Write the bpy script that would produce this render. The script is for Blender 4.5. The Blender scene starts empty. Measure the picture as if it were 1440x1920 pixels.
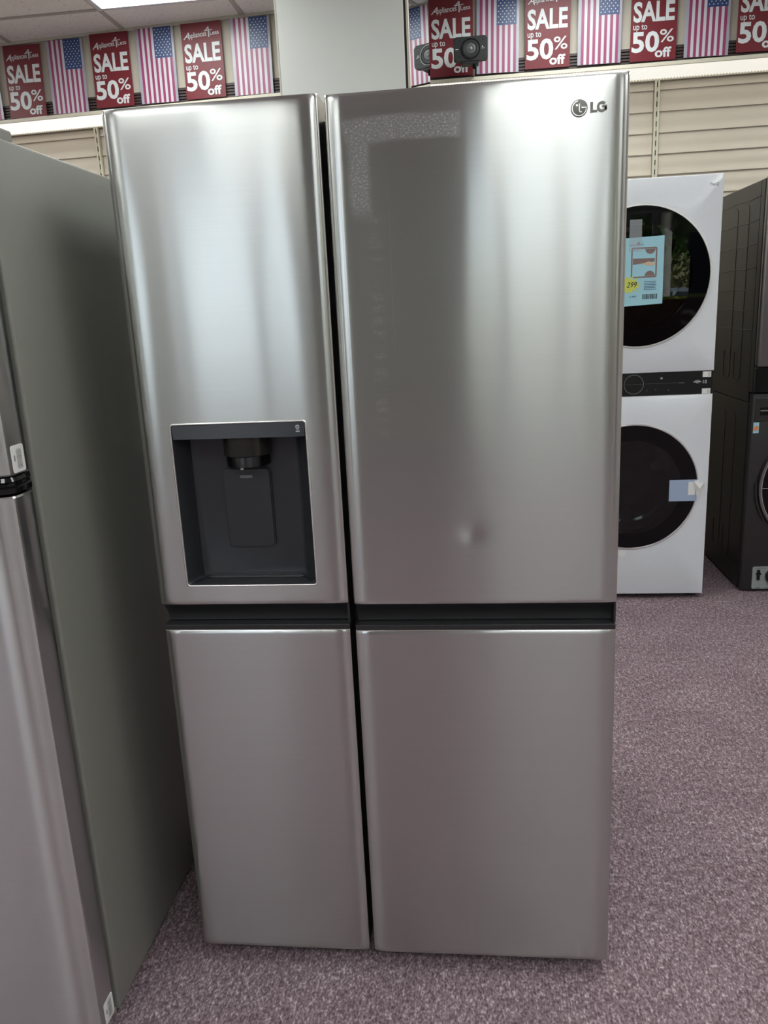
import bpy, bmesh, math, random
from mathutils import Vector, Matrix, noise

SC = bpy.context.scene
COL = SC.collection
PI = math.pi
random.seed(7)

# ------------------------------------------------------------------ camera, sky, sun, exposure
def make_camera():
    f, cx, cy, cz, yw, pt, rl = 1487.22, 0.638, -1.474, 1.432, -0.1138, 0.2463, -0.0487
    fwd = Vector((math.sin(yw)*math.cos(pt), math.cos(yw)*math.cos(pt), -math.sin(pt)))
    right = Vector((math.cos(yw), -math.sin(yw), 0)); up = right.cross(fwd)
    r2 = math.cos(rl)*right + math.sin(rl)*up
    u2 = -math.sin(rl)*right + math.cos(rl)*up
    cam = bpy.data.cameras.new('camera')
    cam.sensor_fit = 'HORIZONTAL'; cam.sensor_width = 36; cam.lens = f*36/1440
    cam.clip_start = 0.02
    o = bpy.data.objects.new('camera', cam); COL.objects.link(o)
    m = Matrix((r2, u2, -fwd)).transposed().to_4x4(); m.translation = (cx, cy, cz)
    o.matrix_world = m
    SC.camera = o
make_camera()

CEIL_LIGHT = 8.6        # emission of the fluorescent panels
CANOPY_LIGHT = .84      # emission of the lit canopies over the wall display
w = bpy.data.worlds.new('sky'); SC.world = w; w.use_nodes = True
bg = w.node_tree.nodes['Background']
bg.inputs[0].default_value = (0.80, 0.90, 1.0, 1); bg.inputs[1].default_value = 2.45
sun = bpy.data.lights.new('sun', 'SUN'); sun.energy = 12.0; sun.angle = 0.01; sun.color = (1, .95, .86)
so = bpy.data.objects.new('sun', sun); COL.objects.link(so)
so.rotation_euler = Vector((-.35, -1, -1.25)).to_track_quat('-Z', 'Y').to_euler()
so.location = (3, 2, 12)
vs = SC.view_settings
vs.view_transform = 'Standard'; vs.look = 'None'; vs.gamma = 1; vs.use_curve_mapping = False
vs.exposure = 0.10
SC.cycles.max_bounces = 8; SC.cycles.diffuse_bounces = 4; SC.cycles.glossy_bounces = 4
SC.cycles.transparent_max_bounces = 8
SC.cycles.sample_clamp_indirect = 6.0
SC.cycles.use_denoising = True

# ------------------------------------------------------------------ materials
def srgb(r, g, b):
    f = lambda c: (c/255/12.92) if c/255 <= .04045 else ((c/255+.055)/1.055)**2.4
    return (f(r), f(g), f(b), 1)

class NT:
    """small helper for building node trees"""
    def __init__(s, name):
        s.m = bpy.data.materials.new(name); s.m.use_nodes = True
        s.t = s.m.node_tree; s.p = s.t.nodes['Principled BSDF']
    def n(s, typ, **kw):
        nd = s.t.nodes.new(typ)
        for k, v in kw.items():
            if k.startswith('i_'):
                key = k[2:]; key = int(key) if key.isdigit() else key.replace('_', ' ')
                s.set(nd.inputs[key], v)
            else: setattr(nd, k, v)
        return nd
    def set(s, sock, v):
        if isinstance(v, bpy.types.NodeSocket): s.t.links.new(v, sock)
        else: sock.default_value = v
    def math(s, op, a, b=0.0, c=None):
        nd = s.n('ShaderNodeMath', operation=op); s.set(nd.inputs[0], a); s.set(nd.inputs[1], b)
        if c is not None: s.set(nd.inputs[2], c)
        return nd.outputs[0]
    def coord(s, kind='Object'): return s.n('ShaderNodeTexCoord').outputs[kind]
    def mapped(s, scale, src=None):
        nd = s.n('ShaderNodeMapping'); s.set(nd.inputs['Vector'], src or s.coord()); nd.inputs['Scale'].default_value = scale
        return nd.outputs[0]
    def noise(s, vec, scale, detail=3, rough=.5):
        return s.n('ShaderNodeTexNoise', i_Vector=vec, i_Scale=scale, i_Detail=detail, i_Roughness=rough).outputs['Fac']
    def ramp(s, fac, stops):
        nd = s.n('ShaderNodeValToRGB'); s.set(nd.inputs[0], fac)
        e = nd.color_ramp.elements
        while len(e) < len(stops): e.new(.5)
        for el, (p, c) in zip(e, stops): el.position = p; el.color = c
        return nd.outputs[0]
    def mix(s, fac, a, b):
        nd = s.n('ShaderNodeMix', data_type='RGBA'); s.set(nd.inputs[0], fac); s.set(nd.inputs[6], a); s.set(nd.inputs[7], b)
        return nd.outputs[2]
    def bump(s, h, strength, dist=.01):
        nd = s.n('ShaderNodeBump', i_Strength=strength, i_Distance=dist, i_Height=h)
        s.set(s.p.inputs['Normal'], nd.outputs[0])
    def P(s, **kw):
        for k, v in kw.items(): s.set(s.p.inputs[k.replace('_', ' ')], v)
        return s.m

def simple(name, col, rough=.5, metal=0.0, var=.06, scale=30, spec=.5, coat=0.0, bump=0.0):
    k = NT(name)
    nz = k.noise(k.coord(), scale, 3)
    lo = tuple(c*(1-var) for c in col[:3])+(1,); hi = tuple(min(1, c*(1+var)) for c in col[:3])+(1,)
    k.P(Base_Color=k.mix(nz, lo, hi), Roughness=rough, Metallic=metal, Specular_IOR_Level=spec, Coat_Weight=coat, Coat_Roughness=.05)
    if bump: k.bump(nz, bump, .002)
    return k.m

def emitter(name, col, strength):
    k = NT(name); k.P(Base_Color=col, Emission_Color=col, Emission_Strength=strength, Roughness=.6); return k.m

def steel(name, col, rough=.145, aniso=1.0, residue=False):
    k = NT(name)
    co = k.coord()
    streak = k.noise(k.mapped((2.2, 2.2, 260), co), 1.0, 2, .6)
    cloud = k.noise(k.mapped((5, 5, 2.2), co), 1.0, 4, .55)
    c0 = tuple(c*.965 for c in col[:3])+(1,); c1 = tuple(min(1, c*1.03) for c in col[:3])+(1,)
    base = k.mix(streak, c0, c1)
    r = k.math('ADD', rough-.02, k.math('MULTIPLY', cloud, .04))
    if residue:
        sep = k.n('ShaderNodeSeparateXYZ', i_0=co); X, Z = sep.outputs[0], sep.outputs[2]
        def band(v, a, b, soft):
            up = k.n('ShaderNodeMapRange', interpolation_type='SMOOTHSTEP', i_0=v, i_1=a-soft, i_2=a+soft).outputs[0]
            dn = k.n('ShaderNodeMapRange', interpolation_type='SMOOTHSTEP', i_0=v, i_1=b+soft, i_2=b-soft).outputs[0]
            return k.math('MULTIPLY', up, dn)
        warp = k.math('MULTIPLY', k.math('SUBTRACT', k.noise(co, 14, 3), .5), .02)
        Xw = k.math('ADD', X, warp); Zw = k.math('ADD', Z, warp)
        fleck = k.noise(k.mapped((240, 240, 330), co), 1.0, 6, .8)
        sp = k.n('ShaderNodeMapRange', i_0=fleck, i_1=.46, i_2=.80).outputs[0]
        strip = k.math('MULTIPLY', band(Xw, .432, .632, .004), band(Zw, 1.718, 1.757, .004))
        leg = k.math('MULTIPLY', band(Xw, .436, .474, .006), band(Z, 1.60, 1.73, .02))
        leg2 = k.math('MULTIPLY', k.math('MULTIPLY', band(Xw, .466, .488, .006), band(Z, 1.22, 1.61, .04)),
                      k.n('ShaderNodeMapRange', i_0=k.noise(k.mapped((6, 6, 60), co), 1, 3), i_1=.48, i_2=.62).outputs[0])
        scr = k.math('MULTIPLY', band(X, .5035, .5047, .0005), band(Z, 1.36, 1.64, .03))
        body = k.math('MAXIMUM', strip, leg)
        mask = k.math('MAXIMUM', k.math('MULTIPLY', body, k.math('ADD', .10, k.math('MULTIPLY', sp, .7))),
                      k.math('MAXIMUM', k.math('MULTIPLY', leg2, k.math('MULTIPLY', sp, .55)), k.math('MULTIPLY', scr, k.math('MULTIPLY', sp, .5))))
        base = k.mix(mask, base, (.72, .75, .78, 1))
        r = k.math('ADD', r, k.math('MULTIPLY', mask, .35))
        k.P(Metallic=k.math('SUBTRACT', 1.0, k.math('MULTIPLY', mask, .8)))
    else:
        k.P(Metallic=1.0)
    tg = k.n('ShaderNodeTangent', direction_type='RADIAL', axis='Z')
    k.P(Base_Color=base, Roughness=r, Anisotropic=aniso, Anisotropic_Rotation=.25, Tangent=tg.outputs[0])
    # second, broader lobe: coarse brushing spreads highlights further along the vertical
    p2 = k.n('ShaderNodeBsdfPrincipled'); first = k.p; k.p = p2
    k.P(Base_Color=base, Roughness=k.math('ADD', r, .185), Anisotropic=1.0, Anisotropic_Rotation=.25, Tangent=tg.outputs[0])
    if residue: k.P(Metallic=k.math('SUBTRACT', 1.0, k.math('MULTIPLY', mask, .8)))
    else: k.P(Metallic=1.0)
    k.p = first
    mx = k.n('ShaderNodeMixShader', i_0=.32); out = [n for n in k.t.nodes if n.type == 'OUTPUT_MATERIAL'][0]
    k.t.links.new(first.outputs[0], mx.inputs[1]); k.t.links.new(p2.outputs[0], mx.inputs[2]); k.t.links.new(mx.outputs[0], out.inputs[0])
    return k.m

M = {}
M['steel'] = steel('brushed_steel', (.53, .53, .515))
M['steel_r'] = steel('brushed_steel_with_tape_residue', (.53, .53, .515), residue=True)
M['steel_n'] = steel('brushed_steel_of_neighbour', (.60, .595, .59), rough=.2)
M['steel_dark'] = steel('black_steel', (.22, .21, .205), rough=.2)
M['satin'] = simple('satin_chrome', (.92, .91, .89), .34, 1.0)
M['edge'] = simple('polished_edge', (.82, .81, .79), .18, 1.0)
M['chrome'] = simple('chrome', (.85, .85, .84), .08, 1.0)
M['black_metal'] = simple('dark_handle_metal', (.030, .030, .032), .30, .3)
M['disp'] = simple('dispenser_plastic', (.027, .029, .034), .36, 0, spec=.5)
M['disp_strip'] = steel('dispenser_brushed_strip', (.075, .078, .084), rough=.33)
M['disp_gloss'] = simple('dispenser_gloss', (.022, .020, .019), .14)
M['cab'] = simple('fridge_cabinet_paint', (.235, .235, .212), .42, .1, var=.04)
M['cab_dark'] = simple('dark_cabinet', (.035, .035, .034), .5)
M['gasket'] = simple('door_gasket', (.02, .02, .021), .6)
M['gloss_black'] = simple('gloss_black', (.006, .006, .007), .06)
M['white'] = simple('appliance_white_enamel', srgb(226, 230, 236), .22, var=.02, coat=.2)
M['glass_frame'] = simple('black_door_glass_ring', (.002, .002, .003), .03, var=.0, spec=.3)
M['drum'] = simple('dark_drum', (.0015, .002, .002), .07, 0, spec=.6)
M['drum_back'] = simple('matte_drum_back', (.004, .0045, .0045), .7, 0, spec=.1)
M['panel_black'] = simple('control_panel_black', (.012, .013, .014), .22)
M['dark_grey'] = simple('grey_marking', (.16, .16, .16), .5)
M['graphite'] = simple('graphite_enamel', (.013, .012, .0105), .28, 0, spec=.28)
M['graphite_front'] = simple('graphite_front', (.030, .027, .028), .34, .2)
M['seam'] = simple('side_groove_and_line', (.010, .010, .010), .4)
M['grey_plastic'] = simple('light_grey_plastic', srgb(150, 155, 155), .45)
M['white_paper'] = simple('white_label_paper', srgb(232, 232, 230), .5, var=.02)
M['ink'] = simple('black_ink', (.03, .03, .032), .6)
M['ink_soft'] = simple('grey_ink', (.28, .28, .28), .6)
M['blue_paper'] = simple('pale_blue_paper', srgb(160, 208, 222), .45, var=.02)
M['navy'] = simple('navy_ink', srgb(50, 70, 105), .6)
M['yellow'] = simple('yellow_green_ink', srgb(205, 212, 92), .5, var=.03)
M['olive'] = simple('olive_ink', srgb(150, 150, 80), .5)
M['brown'] = simple('brown_print', srgb(128, 108, 104), .5)
M['skin_print'] = simple('tan_print', srgb(205, 185, 160), .5)
M['red_ink'] = simple('maroon_print', srgb(120, 40, 60), .5)
M['sale_red'] = simple('red_sign_card', srgb(108, 34, 43), .38, var=.04, spec=.35)
M['sign_white'] = simple('white_print', srgb(204, 208, 210), .45, var=.01)
M['laminate'] = simple('laminate_border', srgb(158, 156, 170), .25)
M['canton'] = simple('flag_blue', srgb(38, 62, 112), .35)
M['flag_red'] = simple('flag_magenta_red', srgb(142, 56, 96), .35, var=.03)
M['flag_white'] = simple('flag_white', srgb(196, 193, 202), .35, var=.02)
M['fascia'] = simple('fascia_paint', srgb(176, 168, 156), .7, var=.03)
M['fascia_dark'] = simple('dark_slatted_wood', (.045, .028, .026), .5, var=.3, scale=60)
M['slat'] = simple('beige_lap_panel', srgb(203, 193, 178), .36, var=.03, scale=9)
M['upright'] = simple('cream_metal_upright', srgb(206, 201, 182), .4)
M['slot'] = simple('slot_shadow_gap', (.02, .018, .016), .8)
M['column'] = simple('column_laminate', srgb(222, 225, 221), .5, var=.015, scale=3)
M['mirror'] = simple('mirror_glass', (.80, .82, .81), .02, 1.0, var=0)
M['trim'] = simple('grey_trim', srgb(190, 186, 176), .45)
M['tbar'] = simple('ceiling_grid_metal', srgb(182, 178, 172), .5)
M['canopy'] = simple('canopy_enamel', srgb(205, 198, 182), .45)
M['speaker'] = simple('speaker_plastic', (.015, .016, .017), .5, spec=.3)
M['cone'] = simple('speaker_cone', (.055, .056, .06), .45)
M['dome'] = simple('speaker_dome', (.16, .16, .165), .35)
M['plain_wall'] = simple('painted_wall', srgb(186, 180, 170), .8, var=.03)
M['pier'] = simple('storefront_wall', srgb(132, 136, 130), .8, var=.05)
M['alu'] = simple('storefront_aluminium', (.22, .215, .2), .4, .8)
M['asphalt'] = simple('asphalt', (.16, .16, .155), .9, var=.2, scale=12)
M['bark'] = simple('bark', (.09, .065, .045), .9, var=.3)
M['leaf'] = simple('leaves', (.13, .21, .06), .7, var=.5, scale=5)
M['hedge_leaf'] = simple('dry_hedge_leaves', (.36, .34, .17), .8, var=.5, scale=6)
M['carpaint'] = simple('car_paint', (.30, .34, .40), .25, .3)
M['carglass'] = simple('car_glass', (.03, .04, .045), .05)
M['tyre'] = simple('tyre', (.02, .02, .02), .8)
M['concrete'] = simple('lamp_post_concrete', srgb(190, 186, 176), .85, var=.08)
M['banner_brown'] = simple('brown_banner', srgb(92, 62, 56), .6)
M['banner_grey'] = simple('grey_letters', srgb(232, 228, 220), .6)
M['poster_dark'] = simple('dark_window_poster', (.012, .016, .03), .5)
M['light'] = emitter('fluorescent_diffuser', (.955, 1, .97, 1), CEIL_LIGHT)
def canopy_diffuser():
    k = NT('canopy_diffuser')      # rib shading put into the emission: one flank of each rib glows brighter
    nx = k.n('ShaderNodeSeparateXYZ', i_0=k.n('ShaderNodeNewGeometry').outputs['Normal']).outputs[0]
    k.P(Base_Color=(.25, .24, .21, 1), Emission_Color=(1, .965, .88, 1), Roughness=.4,
        Emission_Strength=k.math('MULTIPLY', CANOPY_LIGHT, k.math('ADD', 1.0, k.math('MULTIPLY', nx, .22))))
    return k.m
M['canopy_light'] = canopy_diffuser()

def tile_material():
    k = NT('acoustic_tile'); co = k.coord()
    sp = k.noise(co, 55, 4, .7); big = k.noise(co, 7, 2)
    pit = k.n('ShaderNodeMapRange', i_0=sp, i_1=.33, i_2=.42).outputs[0]
    c = k.mix(pit, srgb(200, 198, 194), srgb(244, 243, 240)); c = k.mix(k.math('MULTIPLY', big, .25), c, srgb(226, 223, 220))
    k.P(Base_Color=c, Roughness=.9); k.bump(sp, .35, .004); return k.m
M['tile'] = tile_material()

def carpet_material():
    k = NT('carpet_loop_pile'); co = k.coord()
    a = k.noise(k.mapped((1.0, .55, 1), co), 210, 2, .6)
    b = k.noise(k.mapped((1, .45, 1), co), 95, 3, .65)
    c = k.noise(co, 5, 3, .55)
    v = k.math('ADD', k.math('MULTIPLY', a, .55), k.math('MULTIPLY', b, .45))
    v = k.math('ADD', v, k.math('MULTIPLY', k.math('SUBTRACT', c, .5), .10))
    col = k.ramp(v, [(.30, srgb(68, 55, 61)), (.43, srgb(106, 90, 96)), (.54, srgb(140, 122, 129)), (.68, srgb(206, 192, 196))])
    k.P(Base_Color=col, Roughness=.95, Specular_IOR_Level=.1); k.bump(v, .6, .006); return k.m
M['carpet'] = carpet_material()

def glass_material(name, tint, gloss_col=(1, 1, 1, 1), rough=.0, ior=1.5):
    k = NT(name); t = k.t; t.nodes.remove(k.p)
    out = [n for n in t.nodes if n.type == 'OUTPUT_MATERIAL'][0]
    tr = k.n('ShaderNodeBsdfTransparent', i_0=tint); gl = k.n('ShaderNodeBsdfGlossy', i_0=gloss_col, i_1=rough)
    fr = k.n('ShaderNodeFresnel', i_0=ior); mx = k.n('ShaderNodeMixShader')
    t.links.new(fr.outputs[0], mx.inputs[0]); t.links.new(tr.outputs[0], mx.inputs[1]); t.links.new(gl.outputs[0], mx.inputs[2])
    t.links.new(mx.outputs[0], out.inputs[0]); return k.m
M['pane'] = glass_material('window_glass', (.95, .97, .97, 1))
M['door_glass'] = glass_material('smoked_door_glass', (.62, .66, .66, 1), ior=1.44)

def film_material(name, col, alpha):
    k = NT(name); k.P(Base_Color=col, Alpha=alpha, Roughness=.2); return k.m
M['film'] = film_material('blue_protective_film', srgb(176, 194, 222), .86)
M['clear_tape'] = film_material('clear_tape', srgb(210, 215, 222), .22)
M['crinkle'] = film_material('crinkled_clear_film', srgb(232, 230, 228), .8)

# ------------------------------------------------------------------ mesh helpers
def bm_new(): return bmesh.new()

def box(b, x0, x1, y0, y1, z0, z1, bev=0.0, seg=2):
    vs = [b.verts.new((x, y, z)) for x in (x0, x1) for y in (y0, y1) for z in (z0, z1)]
    F = [(0, 1, 3, 2), (4, 6, 7, 5), (0, 4, 5, 1), (2, 3, 7, 6), (0, 2, 6, 4), (1, 5, 7, 3)]
    fs = [b.faces.new([vs[i] for i in f]) for f in F]
    if bev:
        es = list({e for f in fs for e in f.edges})
        bmesh.ops.bevel(b, geom=es, offset=bev, segments=seg, affect='EDGES', profile=.5)
    return b

def prism(b, pts, y0, y1):
    """outline pts (x, z), counter-clockwise seen from -y, extruded from y0 (front) to y1"""
    a = [b.verts.new((x, y0, z)) for x, z in pts]; c = [b.verts.new((x, y1, z)) for x, z in pts]
    b.faces.new(a); b.faces.new(c[::-1]); n = len(pts)
    for i in range(n): b.faces.new((a[i], c[i], c[(i+1) % n], a[(i+1) % n]))
    return b

def rrect(x0, x1, z0, z1, r, n=5):
    P = []
    for cx, cz, a0 in ((x1-r, z1-r, 0), (x0+r, z1-r, 90), (x0+r, z0+r, 180), (x1-r, z0+r, 270)):
        for i in range(n+1):
            a = math.radians(a0+90*i/n); P.append((cx+r*math.cos(a), cz+r*math.sin(a)))
    return P

def ring(b, outer, inner, y0, y1):
    n = len(outer)
    L = [[b.verts.new((x, y, z)) for x, z in loop] for loop, y in ((outer, y0), (inner, y0), (outer, y1), (inner, y1))]
    for i in range(n):
        j = (i+1) % n
        b.faces.new((L[0][i], L[0][j], L[1][j], L[1][i])); b.faces.new((L[2][i], L[3][i], L[3][j], L[2][j]))
        b.faces.new((L[0][i], L[2][i], L[2][j], L[0][j])); b.faces.new((L[1][i], L[1][j], L[3][j], L[3][i]))
    return b

def lathe_y(b, prof, cx, cz, n=72, cap0=False, cap1=False):
    """profile (r, y) spun about the y axis through (cx, cz)"""
    rows = []
    for r, y in prof:
        rows.append([b.verts.new((cx+r*math.cos(2*PI*i/n), y, cz+r*math.sin(2*PI*i/n))) for i in range(n)])
    for a, c in zip(rows, rows[1:]):
        for i in range(n): b.faces.new((a[i], a[(i+1) % n], c[(i+1) % n], c[i]))
    if cap0: b.faces.new(rows[0][::-1])
    if cap1: b.faces.new(rows[-1])
    return b

def lathe_z(b, prof, cx, cy, n=40, cap0=False, cap1=False):
    rows = [[b.verts.new((cx+r*math.cos(2*PI*i/n), cy+r*math.sin(2*PI*i/n), z)) for i in range(n)] for r, z in prof]
    for a, c in zip(rows, rows[1:]):
        for i in range(n): b.faces.new((a[i], a[(i+1) % n], c[(i+1) % n], c[i]))
    if cap0: b.faces.new(rows[0][::-1])
    if cap1: b.faces.new(rows[-1])
    return b

def tube(b, pts, r, n=6, closed=False):
    pts = [Vector(p) for p in pts]; N = len(pts); rows = []
    for i, p in enumerate(pts):
        a = pts[(i-1) % N] if (closed or i > 0) else p
        c = pts[(i+1) % N] if (closed or i < N-1) else p
        t = (c-a).normalized(); u = t.orthogonal() if abs(t.y) > .9 else t.cross(Vector((0, 1, 0))).normalized()
        u.normalize(); v = t.cross(u)
        rows.append([b.verts.new(p+r*(math.cos(2*PI*k/n)*u+math.sin(2*PI*k/n)*v)) for k in range(n)])
    for i in range(N if closed else N-1):
        a, c = rows[i], rows[(i+1) % N]
        for k in range(n): b.faces.new((a[k], a[(k+1) % n], c[(k+1) % n], c[k]))
    if not closed: b.faces.new(rows[0][::-1]); b.faces.new(rows[-1])
    return b

def profile_x(b, prof, x0, x1):
    """closed profile (y, z) extruded along x"""
    a = [b.verts.new((x0, y, z)) for y, z in prof]; c = [b.verts.new((x1, y, z)) for y, z in prof]
    n = len(prof)
    for i in range(n): b.faces.new((a[i], a[(i+1) % n], c[(i+1) % n], c[i]))
    b.faces.new(a[::-1]); b.faces.new(c)
    return b

def to_mesh(name, b, mats, smooth=0):
    bmesh.ops.recalc_face_normals(b, faces=b.faces[:])
    me = bpy.data.meshes.new(name); b.to_mesh(me); b.free()
    for m in (mats if isinstance(mats, (list, tuple)) else [mats]): me.materials.append(m)
    if smooth:
        for p in me.polygons: p.use_smooth = True
        me.set_sharp_from_angle(angle=math.radians(smooth))
    return me

def link(name, data, parent=None, loc=None):
    o = bpy.data.objects.new(name, data); COL.objects.link(o)
    if parent is not None: o.parent = parent
    if loc is not None: o.location = loc
    return o

def obj(name, b, mats, parent=None, smooth=0, label=None, loc=None):
    o = link(name, to_mesh(name, b, mats, smooth), parent, loc)
    if label: o['label'] = label
    return o

def tag(o, label, cat, group=None):
    o['label'] = label; o['category'] = cat
    if group: o['group'] = group
    return o

def thing(name, loc, label, cat, group=None, rz=0):
    o = link(name, None, loc=loc); o.rotation_euler = (0, 0, rz); o.empty_display_size = .1
    return tag(o, label, cat, group)

def struct(o): o['kind'] = 'structure'; return o

_T = {}
def text_bm(b, s, x0, x1, z0, z1, y, weight=0.0, shear=0.0, rot=0.0, mat_index=0, thick=0.0, flip=False):
    """letters filling the box x0..x1, z0..z1 on a plane facing -y"""
    key = (s, weight, shear, thick)
    if key not in _T:
        cu = bpy.data.curves.new('txt', 'FONT'); cu.body = s; cu.offset = weight; cu.shear = shear; cu.extrude = thick
        cu.resolution_u = 3
        o = bpy.data.objects.new('txt', cu); COL.objects.link(o)
        dg = bpy.context.evaluated_depsgraph_get()
        me = bpy.data.meshes.new_from_object(o.evaluated_get(dg))
        _T[key] = ([tuple(v.co) for v in me.vertices], [tuple(p.vertices) for p in me.polygons])
        bpy.data.objects.remove(o); bpy.data.curves.remove(cu); bpy.data.meshes.remove(me)
    V, F = _T[key]
    ax, bx = min(v[0] for v in V), max(v[0] for v in V); ay, by = min(v[1] for v in V), max(v[1] for v in V)
    sx = (x1-x0)/(bx-ax); sz = (z1-z0)/(by-ay); ca, sa = math.cos(rot), math.sin(rot)
    W = []
    for v in V:
        px, pz = (v[0]-ax)*sx, (v[1]-ay)*sz
        if flip: px = (x1-x0)-px
        W.append(b.verts.new((x0+px*ca-pz*sa, y-v[2]*sx, z0+px*sa+pz*ca)))
    for f in F:
        try:
            fc = b.faces.new([W[i] for i in f]); fc.material_index = mat_index
        except ValueError: pass
    return b

def flat(b, pts, y, mat_index=0):
    f = b.faces.new([b.verts.new((x, y, z)) for x, z in pts]); f.material_index = mat_index; return b

def rect(x0, x1, z0, z1): return [(x0, z0), (x1, z0), (x1, z1), (x0, z1)]

def text_obj(name, s, x0, x1, z0, z1, y, mat, parent, **kw):
    b = bm_new(); text_bm(b, s, x0, x1, z0, z1, y, **kw)
    me = bpy.data.meshes.new(name); b.to_mesh(me); b.free(); me.materials.append(mat)
    return link(name, me, parent)

def rawobj(name, b, mats, parent=None):
    me = bpy.data.meshes.new(name); b.to_mesh(me); b.free()
    for m in (mats if isinstance(mats, (list, tuple)) else [mats]): me.materials.append(m)
    return link(name, me, parent)

# ------------------------------------------------------------------ room
XL, XR, YF, YB, ZC = -5.0, 5.0, -6.0, 3.57, 3.05
b = bm_new(); box(b, XL, XR, YF, YB+.6, -.06, 0)
struct(obj('floor', b, M['carpet']))

# drop ceiling: slab, grid and tiles
b = bm_new(); box(b, XL-.1, XR+.1, YF-.1, YB+.7, ZC+.05, ZC+.14)
ceiling = struct(obj('ceiling', b, M['plain_wall']))
PX, PY = .705, 1.22
gx = [-1.262+PX*i for i in range(-5, 10) if XL < -1.262+PX*i < XR]
gy = [3.06-PY*j for j in range(0, 8) if 3.06-PY*j > YF]
b = bm_new(); box(b, -.012, .012, YF, YB+.4, ZC-.004, ZC+.012); me_tx = to_mesh('grid_bar', b, M['tbar'])
for x in gx: link('grid_bar', me_tx, ceiling, (x, 0, 0))
b = bm_new(); box(b, XL, XR, -.012, .012, ZC-.0035, ZC+.012); me_ty = to_mesh('grid_bar', b, M['tbar'])
for y in gy: link('grid_bar', me_ty, ceiling, (0, y, 0))
b = bm_new(); box(b, -PX/2+.008, PX/2-.008, -PY/2+.008, PY/2-.008, ZC+.002, ZC+.02, .002, 1); me_tile = to_mesh('ceiling_tile', b, M['tile'])
b = bm_new(); box(b, -PX/2+.004, PX/2-.004, -PY/2+.012, PY/2-.012, ZC+.002, ZC+.045); me_housing = None; b.free()
b = bm_new(); ring(b, [(x, z) for x, z in rect(-PX/2, PX/2, -PY/2, PY/2)], rect(-PX/2+.028, PX/2-.028, -PY/2+.028, PY/2-.028), ZC-.008, ZC+.03)
for v in b.verts: v.co = Vector((v.co.x, v.co.z, v.co.y))
me_lf = to_mesh('frame', b, M['white'])
b = bm_new(); box(b, -PX/2+.03, PX/2-.03, -PY/2+.03, PY/2-.03, ZC+.004, ZC+.016); me_ld = to_mesh('diffuser', b, M['light'])
xs = [x+PX/2 for x in gx[:-1]]; x_first = gx[0]-PX/2
cols = [gx[0]-PX/2]+xs+[gx[-1]+PX/2]
rows = [3.06+PY/2]+[y-PY/2 for y in gy]
ORD = ['first', 'second', 'third', 'fourth', 'fifth', 'sixth']
for i, x in enumerate(cols):
    for j, y in enumerate(rows):
        k = round((x-(-1.262+PX/2))/PX)
        if j >= 1 and j % 2 == 1 and k % 3 == 0:
            seen = (k == 0 and j == 1)
            t = thing('ceiling_light', (x, y, 0), 'bright fluorescent panel in the tiled ceiling above the red and flag posters' if seen
                      else 'ceiling panel over the sales floor, row %s from far wall, %s from left wall' % (ORD[(j-1)//2], ORD[[c for c in range(len(cols)) if round((cols[c]-(-1.262+PX/2))/PX) % 3 == 0].index(i)]), 'ceiling light', 'fluorescent ceiling panels')
            link('frame', me_lf, t); link('diffuser', me_ld, t)
        else:
            o = link('ceiling_tile', me_tile, ceiling, (x, y, 0))

# far wall, right section: lap panels, slotted uprights, fascia with dark slatted band, lit canopy
Z_CAN = 2.62
def far_wall(name, x0, x1, uprights, bays, loc, rz):
    """local frame: y = 0 is the face of the fascia, the panelled wall stands 0.27 m behind it"""
    b = bm_new(); box(b, x0, x1, .285, .36, 0, ZC+.05)
    wl = struct(obj(name, b, M['plain_wall'])); wl.location = loc; wl.rotation_euler = (0, 0, rz)
    H = .1115; zs = []
    z = 2.57
    while z > .02: zs.append(z); z -= H
    zs = [2.57+.055]+zs
    prof = lambda h: [(.285, 0), (.2655, 0), (.2655, .008*h/H), (.2685, .016*h/H), (.2715, .045*h/H), (.2685, .060*h/H), (.272, .080*h/H), (.277, h), (.285, h)]
    for (a, c) in bays:
        b = bm_new(); profile_x(b, prof(H), a+.003, c-.003); me = to_mesh('slat', b, M['slat'], 35)
        b = bm_new(); profile_x(b, prof(.055), a+.003, c-.003); me_top = to_mesh('slat', b, M['slat'], 35)
        link('slat', me_top, wl, (0, 0, 2.57))
        for z in zs[1:]:
            link('slat', me, wl, (0, 0, z-H+.0005))
    for ux in uprights:
        b = bm_new(); box(b, ux-.014, ux-.004, .248, .285, 0, 2.63, .001, 1); box(b, ux+.004, ux+.014, .248, .285, 0, 2.63, .001, 1)
        box(b, ux-.005, ux+.005, .252, .285, 0, 2.63)
        up = obj('slotted_upright', b, M['upright'], wl)
        b = bm_new()
        z = 2.61
        while z > 1.0: box(b, ux-.0022, ux+.0022, .2505, .2525, z-.028, z, 0); z -= .0508
        obj('slot', b, M['slot'], up)['kind'] = 'stuff'
    # fascia above the canopy
    b = bm_new(); box(b, x0, x1, .012, .285, 2.722, ZC+.04); obj('fascia_panel', b, M['fascia'], wl)
    b = bm_new(); box(b, x0, x1, .018, .285, 2.645, 2.722)
    for i in range(5): box(b, x0, x1, .006, .02, 2.648+i*.0152, 2.648+i*.0152+.0095)
    obj('slatted_band', b, M['fascia_dark'], wl)
    b = bm_new(); box(b, x0, x1, .0, .013, 3.036, ZC+.006); obj('corner_trim', b, M['trim'], wl)
    return wl

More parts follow.
